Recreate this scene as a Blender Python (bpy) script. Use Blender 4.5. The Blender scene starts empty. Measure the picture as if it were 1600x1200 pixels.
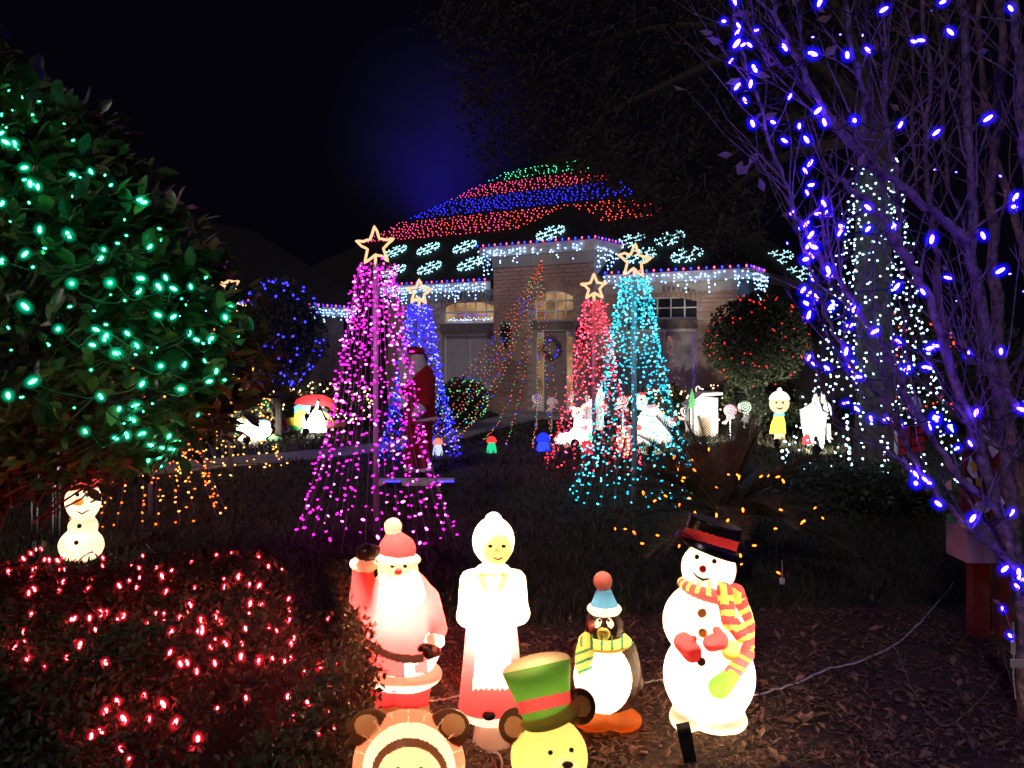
import bpy, math, random
import numpy as np
from mathutils import Vector, Matrix, Quaternion, Euler

# ------------------------------------------------------------------ camera, sky, exposure
scene = bpy.context.scene
R = random.Random(11)
F, HZ, CAMH = 1250.0, 535.0, 1.6          # focal length in photo pixels, horizon row, eye height

cam_data = bpy.data.cameras.new("camera")
cam = bpy.data.objects.new("camera", cam_data)
scene.collection.objects.link(cam)
cam.location = (0, 0, CAMH)
cam.rotation_euler = (math.pi / 2, 0, 0)
cam_data.sensor_width = 36.0
cam_data.lens = 36.0 * F / 1600.0
cam_data.shift_y = -65.0 / 1600.0
cam_data.clip_start = 0.05
cam_data.clip_end = 2000
scene.camera = cam

world = bpy.data.worlds.new("World")
scene.world = world
world.use_nodes = True
wn, wl = world.node_tree.nodes, world.node_tree.links
wn.clear()
w_out = wn.new("ShaderNodeOutputWorld")
w_sky = wn.new("ShaderNodeTexSky")
w_sky.sky_type = 'NISHITA'
w_sky.sun_disc = False
w_sky.sun_elevation = math.radians(-8)
w_sky.sun_rotation = math.radians(202)
w_bg = wn.new("ShaderNodeBackground"); w_bg.inputs[1].default_value = 0.05
w_night = wn.new("ShaderNodeBackground")
w_night.inputs[0].default_value = (0.40, 0.34, 1.0, 1); w_night.inputs[1].default_value = 0.0019
w_add = wn.new("ShaderNodeAddShader")
wl.new(w_sky.outputs[0], w_bg.inputs[0])
wl.new(w_bg.outputs[0], w_add.inputs[0]); wl.new(w_night.outputs[0], w_add.inputs[1])
wl.new(w_add.outputs[0], w_out.inputs[0])

vs = scene.view_settings
vs.view_transform = 'Standard'; vs.look = 'None'; vs.exposure = 0.7; vs.gamma = 1.0
vs.use_curve_mapping = False
cy = scene.cycles
cy.use_denoising = True
cy.denoiser = 'OPENIMAGEDENOISE'
cy.use_light_tree = True
cy.max_bounces = 5; cy.diffuse_bounces = 3; cy.glossy_bounces = 2; cy.transmission_bounces = 4
cy.transparent_max_bounces = 8; cy.volume_bounces = 0
cy.sample_clamp_indirect = 40.0
cy.caustics_reflective = False; cy.caustics_refractive = False
cy.volume_step_rate = 1.0; cy.volume_max_steps = 32


def P(x, y, Y):                     # photo pixel at depth Y -> world point
    return Vector(((x - 800) / F * Y, Y, CAMH - (y - HZ) / F * Y))


def gy(y):                          # depth of the ground seen at a photo row
    return CAMH * F / (y - HZ)


def G(x, y):
    return P(x, y, gy(y))


# ------------------------------------------------------------------ materials
def newmat(name):
    m = bpy.data.materials.new(name); m.use_nodes = True
    nt = m.node_tree; nt.nodes.clear()
    return m, nt.nodes, nt.links, nt.nodes.new("ShaderNodeOutputMaterial")


def mat(name, col, rough=0.6, metal=0.0, var=0.25, scale=8.0, bump=0.0, spec=0.4, col2=None, coords='Object'):
    m, n, l, out = newmat(name)
    b = n.new("ShaderNodeBsdfPrincipled")
    b.inputs["Roughness"].default_value = rough
    b.inputs["Metallic"].default_value = metal
    b.inputs["Specular IOR Level"].default_value = spec
    tc = n.new("ShaderNodeTexCoord")
    nz = n.new("ShaderNodeTexNoise"); nz.inputs["Scale"].default_value = scale; nz.inputs["Detail"].default_value = 5
    l.new(tc.outputs[coords], nz.inputs["Vector"])
    rp = n.new("ShaderNodeValToRGB")
    c2 = col2 or tuple(min(1, c * (1 + var)) for c in col)
    rp.color_ramp.elements[0].position = 0.32; rp.color_ramp.elements[1].position = 0.68
    rp.color_ramp.elements[0].color = (*[c * (1 - var) for c in col], 1)
    rp.color_ramp.elements[1].color = (*c2, 1)
    l.new(nz.outputs["Fac"], rp.inputs[0]); l.new(rp.outputs[0], b.inputs["Base Color"])
    if bump:
        bp = n.new("ShaderNodeBump"); bp.inputs["Strength"].default_value = bump; bp.inputs["Distance"].default_value = 0.02
        l.new(nz.outputs["Fac"], bp.inputs["Height"]); l.new(bp.outputs[0], b.inputs["Normal"])
    l.new(b.outputs[0], out.inputs[0])
    return m


def leafmat(name, c1, c2, rough=0.4, trans=0.25):
    m, n, l, out = newmat(name)
    b = n.new("ShaderNodeBsdfPrincipled"); b.inputs["Roughness"].default_value = rough
    tc = n.new("ShaderNodeTexCoord"); gm = n.new("ShaderNodeNewGeometry")
    rp = n.new("ShaderNodeValToRGB")
    rp.color_ramp.elements[0].color = (*c1, 1); rp.color_ramp.elements[1].color = (*c2, 1)
    l.new(gm.outputs["Random Per Island"], rp.inputs[0])
    l.new(rp.outputs[0], b.inputs["Base Color"])
    t = n.new("ShaderNodeBsdfTranslucent"); l.new(rp.outputs[0], t.inputs[0])
    mx = n.new("ShaderNodeMixShader"); mx.inputs[0].default_value = trans
    l.new(b.outputs[0], mx.inputs[1]); l.new(t.outputs[0], mx.inputs[2]); l.new(mx.outputs[0], out.inputs[0])
    return m


def emit(name, col, k):
    m, n, l, out = newmat(name)
    e = n.new("ShaderNodeEmission"); e.inputs[0].default_value = (*col, 1); e.inputs[1].default_value = k
    l.new(e.outputs[0], out.inputs[0])
    return m


def vol_emit(name, col, k):  # emissive volume with soft falloff, for added bulb halos
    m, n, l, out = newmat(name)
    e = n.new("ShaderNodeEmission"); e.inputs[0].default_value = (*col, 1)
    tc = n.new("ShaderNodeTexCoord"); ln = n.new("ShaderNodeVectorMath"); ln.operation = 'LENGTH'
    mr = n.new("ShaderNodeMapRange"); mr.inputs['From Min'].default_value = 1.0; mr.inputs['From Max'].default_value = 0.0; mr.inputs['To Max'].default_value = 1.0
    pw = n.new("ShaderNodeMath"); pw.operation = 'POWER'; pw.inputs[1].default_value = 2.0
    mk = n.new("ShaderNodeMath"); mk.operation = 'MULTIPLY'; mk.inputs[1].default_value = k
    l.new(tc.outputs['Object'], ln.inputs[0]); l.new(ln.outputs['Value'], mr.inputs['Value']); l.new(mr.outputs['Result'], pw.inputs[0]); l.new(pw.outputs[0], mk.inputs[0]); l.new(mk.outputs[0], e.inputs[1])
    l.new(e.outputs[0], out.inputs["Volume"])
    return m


def shell(name, col, trans=0.7, rough=0.3):          # thin painted plastic lit from inside
    m, n, l, out = newmat(name)
    tc = n.new("ShaderNodeTexCoord")
    nz = n.new("ShaderNodeTexNoise"); nz.inputs["Scale"].default_value = 14; nz.inputs["Detail"].default_value = 4
    l.new(tc.outputs["Object"], nz.inputs["Vector"])
    rp = n.new("ShaderNodeValToRGB")
    rp.color_ramp.elements[0].position = 0.3; rp.color_ramp.elements[1].position = 0.7
    rp.color_ramp.elements[0].color = (*[c * 0.86 for c in col], 1); rp.color_ramp.elements[1].color = (*col, 1)
    l.new(nz.outputs["Fac"], rp.inputs[0])
    t = n.new("ShaderNodeBsdfTranslucent"); l.new(rp.outputs[0], t.inputs[0])
    b = n.new("ShaderNodeBsdfPrincipled"); b.inputs["Roughness"].default_value = rough
    l.new(rp.outputs[0], b.inputs["Base Color"])
    mx = n.new("ShaderNodeMixShader"); mx.inputs[0].default_value = trans
    l.new(b.outputs[0], mx.inputs[1]); l.new(t.outputs[0], mx.inputs[2]); l.new(mx.outputs[0], out.inputs[0])
    return m


M = {}
M['lawn'] = mat('lawn_soil', (0.035, 0.034, 0.02), 0.95, scale=2.2, var=0.5, bump=0.5)
M['mulch'] = mat('mulch_soil', (0.05, 0.028, 0.018), 0.95, scale=30, var=0.6, bump=0.9)
M['concrete'] = mat('path_concrete', (0.30, 0.28, 0.27), 0.85, scale=12, var=0.15, bump=0.15)
M['brick'] = mat('brick_clay', (0.45, 0.29, 0.225), 0.9, scale=3, var=0.3, bump=0.2)
M['mortar'] = mat('mortar', (0.46, 0.39, 0.35), 0.95, scale=30, var=0.15)
M['trim'] = mat('cream_trim', (0.55, 0.5, 0.44), 0.6, scale=4, var=0.08)
M['lintel'] = mat('lintel_dark', (0.16, 0.12, 0.11), 0.8, scale=8, var=0.2)
M['roof'] = mat('roof_shingle', (0.016, 0.015, 0.016), 0.95, scale=9, var=0.4, bump=0.5)
M['white'] = mat('white_paint', (0.78, 0.78, 0.76), 0.5, scale=20, var=0.06)
M['whitewood'] = mat('white_wood', (0.75, 0.74, 0.70), 0.6, scale=12, var=0.08)
M['pole'] = mat('grey_pole', (0.55, 0.55, 0.57), 0.4, metal=0.2, scale=20, var=0.1)
M['wire'] = mat('green_wire', (0.02, 0.035, 0.02), 0.6, var=0.2)
M['treewire'] = mat('pale_wire', (0.30, 0.30, 0.30), 0.5, var=0.1)  # paler than the green wire so bulb colour on it imitates haze
M['cordwhite'] = mat('white_cord', (0.55, 0.52, 0.50), 0.5, var=0.1)
M['black'] = mat('black_plastic', (0.015, 0.014, 0.016), 0.4, var=0.3)
M['bark'] = mat('smooth_bark', (0.17, 0.115, 0.105), 0.9, scale=26, var=0.65, bump=1.0)
M['oakbark'] = mat('oak_bark', (0.075, 0.068, 0.06), 0.95, scale=20, var=0.5, bump=0.9)
M['darkbark'] = mat('dark_bark', (0.05, 0.042, 0.035), 0.9, scale=20, var=0.4)
M['twigbark'] = mat('twig_bark', (0.19, 0.17, 0.12), 0.85, scale=20, var=0.3)
M['glass'] = mat('window_glass', (0.03, 0.03, 0.04), 0.08, spec=0.6, var=0.1)
M['curtain'] = mat('curtain', (0.45, 0.40, 0.42), 0.8, scale=6, var=0.12)
def room(name, c1, c2, k):
    m, n, l, out = newmat(name)
    e = n.new("ShaderNodeEmission"); e.inputs[1].default_value = k
    tc = n.new("ShaderNodeTexCoord"); nz = n.new("ShaderNodeTexNoise"); nz.inputs['Scale'].default_value = 2.3; nz.inputs['Detail'].default_value = 3
    rp = n.new("ShaderNodeValToRGB"); rp.color_ramp.elements[0].position = .35; rp.color_ramp.elements[1].position = .62
    rp.color_ramp.elements[0].color = (*c1, 1); rp.color_ramp.elements[1].color = (*c2, 1)
    l.new(tc.outputs['Object'], nz.inputs['Vector']); l.new(nz.outputs['Fac'], rp.inputs[0]); l.new(rp.outputs[0], e.inputs[0]); l.new(e.outputs[0], out.inputs[0])
    return m
M['lit_room'] = room('lit_room', (0.42, 0.20, 0.09), (1.0, 0.62, 0.30), 0.30)
M['lit_dim'] = room('lit_room_dim', (0.4, 0.2, 0.1), (1.0, 0.58, 0.28), 0.16)
M['door'] = mat('door_paint', (0.30, 0.22, 0.2), 0.5, var=0.1)
M['red'] = mat('red_paint', (0.55, 0.02, 0.03), 0.5, var=0.1)
M['blue'] = mat('blue_paint', (0.04, 0.08, 0.42), 0.5, var=0.1)
M['cyan'] = mat('cyan_paint', (0.12, 0.45, 0.6), 0.5, var=0.1)
M['yellow'] = mat('yellow_paint', (0.75, 0.55, 0.05), 0.5, var=0.1)
M['orange'] = mat('orange_paint', (0.75, 0.26, 0.05), 0.5, var=0.1)
M['green'] = mat('green_paint', (0.04, 0.25, 0.07), 0.5, var=0.1)
M['teal'] = mat('teal_paint', (0.1, 0.5, 0.5), 0.5, var=0.1)
M['tan'] = mat('tan_paint', (0.6, 0.42, 0.27), 0.6, var=0.1)
M['brown'] = mat('brown_paint', (0.12, 0.06, 0.035), 0.6, var=0.15)
M['pinkpaint'] = mat('pink_paint', (0.65, 0.3, 0.33), 0.6, var=0.1)
M['redwood'] = mat('red_post', (0.16, 0.022, 0.018), 0.7, scale=14, var=0.25)
M['purplebox'] = mat('mauve_box', (0.35, 0.22, 0.3), 0.6, var=0.1)
M['cloth_red'] = mat('red_velvet', (0.35, 0.012, 0.02), 0.95, scale=30, var=0.25)
M['fur'] = mat('white_fur', (0.78, 0.72, 0.74), 0.95, scale=40, var=0.15, bump=0.6)
M['skin'] = mat('doll_skin', (0.55, 0.33, 0.25), 0.6, var=0.08)
M['holly'] = leafmat('broad_leaf', (0.03, 0.055, 0.022), (0.22, 0.20, 0.075), 0.32, 0.25)
M['hedge'] = leafmat('hedge_leaf', (0.03, 0.045, 0.02), (0.10, 0.10, 0.05), 0.5, 0.2)
M['oakleaf'] = leafmat('oak_leaf', (0.035, 0.033, 0.02), (0.06, 0.052, 0.033), 0.6, 0.25)
M['shrubleaf'] = leafmat('shrub_leaf', (0.03, 0.05, 0.02), (0.08, 0.10, 0.05), 0.45, 0.2)
M['palmleaf'] = leafmat('palm_leaf', (0.08, 0.09, 0.04), (0.20, 0.18, 0.085), 0.45, 0.25)
M['myrtleleaf'] = leafmat('myrtle_leaf', (0.18, 0.13, 0.08), (0.3, 0.2, 0.13), 0.6, 0.3)
M['grass'] = leafmat('grass_blade', (0.03, 0.035, 0.014), (0.075, 0.07, 0.034), 0.6, 0.2)
M['chip'] = leafmat('bark_chip', (0.055, 0.028, 0.017), (0.21, 0.115, 0.075), 0.8, 0.0)
M['deadleaf'] = leafmat('dead_leaf', (0.10, 0.055, 0.03), (0.28, 0.16, 0.09), 0.7, 0.1)

E = {
    'pink': emit('pink_bulb', (0.85, 0.012, 0.62), 3.0),
    'teal': emit('teal_bulb', (0.006, 0.42, 0.62), 2.6),
    'redb': emit('red_bulb', (1.0, 0.02, 0.05), 3.0),
    'blueb': emit('blue_bulb', (0.008, 0.004, 1.0), 6.0),
    'green': emit('green_bulb', (0.02, 1.0, 0.36), 7.0),
    'orange': emit('orange_bulb', (1.0, 0.12, 0.012), 3.0),
    'amber': emit('amber_bulb', (1.0, 0.13, 0.008), 6.0),
    'yellow': emit('yellow_bulb', (1.0, 0.40, 0.05), 2.6),
    'warm': emit('warm_bulb', (1.0, 0.6, 0.33), 4.0),
    'cool': emit('cool_white_bulb', (0.42, 0.70, 1.0), 5.0),
    'ice': emit('icicle_bulb', (0.26, 0.50, 1.0), 5.0),
    'flake': emit('snowflake_bulb', (0.42, 0.90, 1.0), 2.0),
    'rope': emit('rope_light', (1.0, 0.52, 0.27), 0.95),
    'roofred': emit('roof_red_bulb', (1.0, 0.06, 0.035), 4.5),
    'roofpink': emit('roof_pink_bulb', (1.0, 0.05, 0.22), 4.5),
    'roofblue': emit('roof_blue_bulb', (0.016, 0.016, 1.0), 8.0),
    'roofgreen': emit('roof_green_bulb', (0.05, 1.0, 0.42), 3.6),
    'dimred': emit('dim_red_bulb', (1.0, 0.03, 0.02), 1.6),
    'dimblue': emit('dim_blue_bulb', (0.025, 0.022, 1.0), 4.0),
    'dimgreen': emit('dim_green_bulb', (0.15, 1.0, 0.4), 0.9),
    'multired': emit('multi_red_bulb', (1.0, 0.10, 0.06), 1.0),
    'multigreen': emit('multi_green_bulb', (0.1, 0.9, 0.35), 0.6),
    'multiblue': emit('multi_blue_bulb', (0.03, 0.04, 1.0), 2.4),
    'multiamber': emit('multi_amber_bulb', (1.0, 0.40, 0.2), 0.9),
    'core_blue': emit('blue_core', (0.085, 0.028, 1.0), 50.0),
    'core_green': emit('green_core', (0.03, 1.0, 0.36), 21.0),
    'core_red': emit('red_core', (1.0, 0.03, 0.04), 44.0),
    'halo_blue': vol_emit('blue_halo', (0.006, 0.003, 1.0), 60.0),  # glow volumes round the bulbs, imitating lens bloom
    'halo_green': vol_emit('green_halo', (0.0, 0.6, 0.24), 60.0),
    'halo_red': vol_emit('red_cap', (1.0, 0.01, 0.03), 80.0),  # soft red glow volume, bloom and not a solid part
}

for k_, c_, p_ in (('pink', (1.0, 0.10, 0.80), 9.0), ('teal', (0.08, 0.68, 0.95), 5.5), ('redb', (1.0, 0.07, 0.12), 6.0), ('blueb', (0.06, 0.07, 1.0), 10.0),
                   ('orange', (1.0, 0.24, 0.05), 4.5), ('yellow', (1.0, 0.5, 0.12), 4.0)):
    E[k_ + '_hot'] = emit(k_ + '_bright_bulb', c_, p_)

# ------------------------------------------------------------------ mesh helpers
class MB:
    def __init__(self):
        self.v = []; self.f = []; self.mi = []; self.cur = 0

    def add(self, verts, faces):
        o = len(self.v)
        self.v += [tuple(p) for p in verts]
        self.f += [tuple(i + o for i in f) for f in faces]
        self.mi += [self.cur] * len(faces)
        return self

    def box(self, c, s, rz=0.0, M4=None):
        sx, sy, sz = s[0] / 2, s[1] / 2, s[2] / 2
        pts = [Vector((x * sx, y * sy, z * sz)) for z in (-1, 1) for y in (-1, 1) for x in (-1, 1)]
        rot = Matrix.Rotation(rz, 3, 'Z') if M4 is None else M4
        pts = [Vector(c) + rot @ p for p in pts]
        return self.add(pts, [(0, 2, 3, 1), (4, 5, 7, 6), (0, 1, 5, 4), (2, 6, 7, 3), (0, 4, 6, 2), (1, 3, 7, 5)])

    def tube(self, pts, rad, n=6, cap=True, closed=False):
        pts = [Vector(p) for p in pts]
        k = len(pts)
        if not hasattr(rad, '__len__'):
            rad = [rad] * k
        rings = []
        prev = None
        for i, p in enumerate(pts):
            if closed:
                t = pts[(i + 1) % k] - pts[i - 1]
            else:
                t = pts[min(i + 1, k - 1)] - pts[max(i - 1, 0)]
            if t.length < 1e-9: t = Vector((0, 0, 1))
            t.normalize()
            if prev is None:
                a = Vector((0, 0, 1)) if abs(t.z) < 0.9 else Vector((1, 0, 0))
                u = t.cross(a).normalized()
            else:
                u = (prev - t * prev.dot(t))
                if u.length < 1e-6: u = t.orthogonal()
                u.normalize()
            prev = u
            w = t.cross(u)
            rings.append([p + (u * math.cos(2 * math.pi * j / n) + w * math.sin(2 * math.pi * j / n)) * rad[i] for j in range(n)])
        verts = [q for r in rings for q in r]
        faces = []
        for i in range(k if closed else k - 1):
            for j in range(n):
                a = i * n; b = ((i + 1) % k) * n
                faces.append((a + j, a + (j + 1) % n, b + (j + 1) % n, b + j))
        if cap and not closed:
            faces.append(tuple(range(n - 1, -1, -1))); faces.append(tuple((k - 1) * n + j for j in range(n)))
        return self.add(verts, faces)

    def ell(self, c, r, nu=10, nv=6, rot=None):
        if not hasattr(r, '__len__'): r = (r, r, r)
        c = Vector(c); verts = []; faces = []
        def tr(p):
            p = Vector((p[0] * r[0], p[1] * r[1], p[2] * r[2]))
            return c + (rot @ p if rot is not None else p)
        verts.append(tr((0, 0, -1)))
        for i in range(1, nv):
            th = -math.pi / 2 + math.pi * i / nv
            for j in range(nu):
                ph = 2 * math.pi * j / nu
                verts.append(tr((math.cos(th) * math.cos(ph), math.cos(th) * math.sin(ph), math.sin(th))))
        verts.append(tr((0, 0, 1)))
        for j in range(nu):
            faces.append((0, 1 + (j + 1) % nu, 1 + j))
        for i in range(nv - 2):
            for j in range(nu):
                a = 1 + i * nu; b = a + nu
                faces.append((a + j, a + (j + 1) % nu, b + (j + 1) % nu, b + j))
        t = len(verts) - 1; a = 1 + (nv - 2) * nu
        for j in range(nu):
            faces.append((a + j, a + (j + 1) % nu, t))
        return self.add(verts, faces)

    def octa(self, c, r, d=None):
        """small bulb, 8 triangles; r = (radius, half length)"""
        c = Vector(c); d = (d or Vector((0, 0, 1))).normalized()
        u = d.orthogonal().normalized(); w = d.cross(u)
        return self.add([c + u * r[0], c + w * r[0], c - u * r[0], c - w * r[0], c + d * r[1], c - d * r[1]],
                        [(0, 1, 4), (1, 2, 4), (2, 3, 4), (3, 0, 4), (1, 0, 5), (2, 1, 5), (3, 2, 5), (0, 3, 5)])

    def prism(self, poly, back):
        """poly: world points; back: extrusion vector"""
        n = len(poly)
        a = [Vector(p) for p in poly]; b = [p + Vector(back) for p in a]
        faces = [tuple(range(n)), tuple(range(2 * n - 1, n - 1, -1))]
        for i in range(n):
            j = (i + 1) % n
            faces.append((i, i + n, j + n, j))
        return self.add(a + b, faces)

    def quadsheet(self, pts):
        return self.add(pts, [tuple(range(len(pts)))])


ORIG = {}       # world origin of every created empty / part


def origin(o):
    return ORIG.get(o.name, Vector((0, 0, 0))) if o else Vector((0, 0, 0))


def link(o):
    scene.collection.objects.link(o)


def mesh_from(name, verts, faces, mats, mi=None, smooth=False):
    me = bpy.data.meshes.new(name)
    me.from_pydata(verts, [], faces)
    for m in mats: me.materials.append(m)
    if mi is not None and len(mats) > 1:
        me.polygons.foreach_set("material_index", mi)
    if smooth:
        me.polygons.foreach_set("use_smooth", [True] * len(me.polygons))
    me.update()
    return me


def part(name, mb, m, parent=None, smooth=False, kind=None, label=None, base=None):
    """links an MB as ONE mesh object; verts are given in world space"""
    o0 = origin(parent) if parent else (Vector(base) if base is not None else Vector((0, 0, 0)))
    v = [(p[0] - o0.x, p[1] - o0.y, p[2] - o0.z) for p in mb.v]
    mats = m if isinstance(m, (list, tuple)) else [m]
    me = mesh_from(name, v, mb.f, mats, mb.mi, smooth)
    o = bpy.data.objects.new(name, me); link(o)
    if parent:
        o.parent = parent
    elif base is not None:
        o.location = o0
    ORIG[o.name] = o0
    if kind: o['kind'] = kind
    if label: o['label'] = label
    return o


def inst(name, me, parent, pos, q=None, sc=None):
    o = bpy.data.objects.new(name, me); link(o)
    o.parent = parent
    o.location = Vector(pos) - origin(parent)
    if q is not None:
        o.rotation_mode = 'QUATERNION'; o.rotation_quaternion = q
    if sc is not None: o.scale = sc if hasattr(sc, '__len__') else (sc, sc, sc)
    return o


def tag(o, label, cat, group=None):
    o['label'] = label; o['category'] = cat
    if group: o['group'] = group
    return o


def thing(name, label, cat, loc=(0, 0, 0), group=None):
    o = bpy.data.objects.new(name, None); link(o)
    o.empty_display_size = 0.1
    o.location = loc
    ORIG[o.name] = Vector(loc)
    return tag(o, label, cat, group)


def struct(name, mb, m, smooth=False):
    o = part(name, mb, m, None, smooth); o['kind'] = 'structure'
    return o


def qdir(d):
    return Vector((0, 0, 1)).rotation_difference(Vector(d).normalized())


def rdir(rnd=R):
    while True:
        v = Vector((rnd.uniform(-1, 1), rnd.uniform(-1, 1), rnd.uniform(-1, 1)))
        if 0.05 < v.length < 1: return v.normalized()


def lamp(name, kind, parent, pos, col, energy, radius=0.02, target=None, cone=80, blend=0.6):
    d = bpy.data.lights.new(name, kind)
    d.color = col; d.energy = energy
    d.shadow_soft_size = radius
    o = bpy.data.objects.new(name, d); link(o)
    o.parent = parent; o.location = Vector(pos) - origin(parent)
    if kind == 'SPOT':
        d.spot_size = math.radians(cone); d.spot_blend = blend
        o.rotation_mode = 'QUATERNION'
        o.rotation_quaternion = Vector((0, 0, -1)).rotation_difference((Vector(target) - Vector(pos)).normalized())
    return o


# weak warm fill added in place of street light not located
sun_d = bpy.data.lights.new("fill_sun", 'SUN'); sun_d.energy = 0.27; sun_d.angle = math.radians(5); sun_d.color = (1.0, 0.84, 0.86)
sun_o = bpy.data.objects.new("fill_sun", sun_d); link(sun_o); sun_o.rotation_euler = (math.radians(52), 0, math.radians(-22))

# ------------------------------------------------------------------ implicit surfaces for moulded figures
def surfnet(D, o, h):
    ins = D < 0
    nx, ny, nz = D.shape
    c = np.zeros((nx - 1, ny - 1, nz - 1), np.int8)
    for a in (0, 1):
        for b in (0, 1):
            for d in (0, 1):
                c += ins[a:nx - 1 + a, b:ny - 1 + b, d:nz - 1 + d]
    act = np.argwhere((c > 0) & (c < 8))
    idx = -np.ones(c.shape, np.int64)
    idx[tuple(act.T)] = np.arange(len(act))
    acc = np.zeros((len(act), 3)); cnt = np.zeros(len(act))
    for ax in range(3):
        for a in (0, 1):
            for b in (0, 1):
                off = [0, 0, 0]; oth = [i for i in range(3) if i != ax]
                off[oth[0]] = a; off[oth[1]] = b
                p0 = act + off; p1 = p0.copy(); p1[:, ax] += 1
                d0 = D[tuple(p0.T)]; d1 = D[tuple(p1.T)]
                s = (d0 < 0) != (d1 < 0)
                t = np.where(s, d0 / np.where(s, d0 - d1, 1), 0)
                q = p0.astype(float); q[:, ax] += t
                acc[s] += q[s]; cnt[s] += 1
    V = acc / cnt[:, None] * h + o
    Fs = []
    for ax in range(3):
        b1, b2 = [(1, 2), (2, 0), (0, 1)][ax]
        sl0 = [slice(None)] * 3; sl1 = [slice(None)] * 3
        sl0[ax] = slice(0, -1); sl1[ax] = slice(1, None)
        i0 = ins[tuple(sl0)]; i1 = ins[tuple(sl1)]
        e = np.argwhere(i0 != i1)
        ok = np.all(e > 0, axis=1) & (e[:, b1] < D.shape[b1] - 1) & (e[:, b2] < D.shape[b2] - 1)
        e = e[ok]
        flip = i0[tuple(e.T)]
        def cell(d1, d2):
            k = e.copy(); k[:, b1] += d1; k[:, b2] += d2
            return idx[tuple(k.T)]
        q = np.stack([cell(-1, -1), cell(0, -1), cell(0, 0), cell(-1, 0)], 1)
        q[~flip] = q[~flip][:, ::-1]
        Fs.append(q)
    return V, np.concatenate(Fs)


def sdf_prim(p, X, Yd, Z):
    k = p[0]
    if k == 'e':                         # label, cx, cy, d, rx, ry, rd, rot
        _, lab, cx, cy_, d, rx, ry, rd, rot = p[:9]
        x = X - cx; z = Z - cy_; y = Yd - d
        a = math.radians(rot); ca, sa = math.cos(a), math.sin(a)
        x, z = x * ca + z * sa, -x * sa + z * ca
        k0 = np.sqrt((x / rx) ** 2 + (z / ry) ** 2 + (y / rd) ** 2) + 1e-6
        k1 = np.sqrt((x / rx ** 2) ** 2 + (z / ry ** 2) ** 2 + (y / rd ** 2) ** 2) + 1e-9
        return k0 * (k0 - 1) / k1
    if k == 'c':                         # label, x1,y1,d1,r1, x2,y2,d2,r2   (round cone)
        _, lab, x1, y1, d1, r1, x2, y2, d2, r2 = p[:10]
        bx, by, bz = x2 - x1, y2 - y1, d2 - d1
        L2 = bx * bx + by * by + bz * bz
        t = np.clip(((X - x1) * bx + (Z - y1) * by + (Yd - d1) * bz) / L2, 0, 1)
        dd = np.sqrt((X - x1 - t * bx) ** 2 + (Z - y1 - t * by) ** 2 + (Yd - d1 - t * bz) ** 2)
        return dd - (r1 + t * (r2 - r1))
    if k == 'f':                         # frustum with flat ends: label, x1,y1,r1, x2,y2,r2, d, squash
        _, lab, x1, y1, r1, x2, y2, r2, d, sq = p[:10]
        bx, by = x2 - x1, y2 - y1; L = math.hypot(bx, by)
        ux, uy = bx / L, by / L
        t = (X - x1) * ux + (Z - y1) * uy
        s = -(X - x1) * uy + (Z - y1) * ux
        rr = np.sqrt(s ** 2 + ((Yd - d) / sq) ** 2)
        rad = r1 + np.clip(t / L, 0, 1) * (r2 - r1)
        q1 = rr - rad; q2 = np.abs(t - L / 2) - L / 2
        return np.minimum(np.maximum(q1, q2), 0) + np.sqrt(np.maximum(q1, 0) ** 2 + np.maximum(q2, 0) ** 2) - 1.5
    raise ValueError(k)


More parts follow.
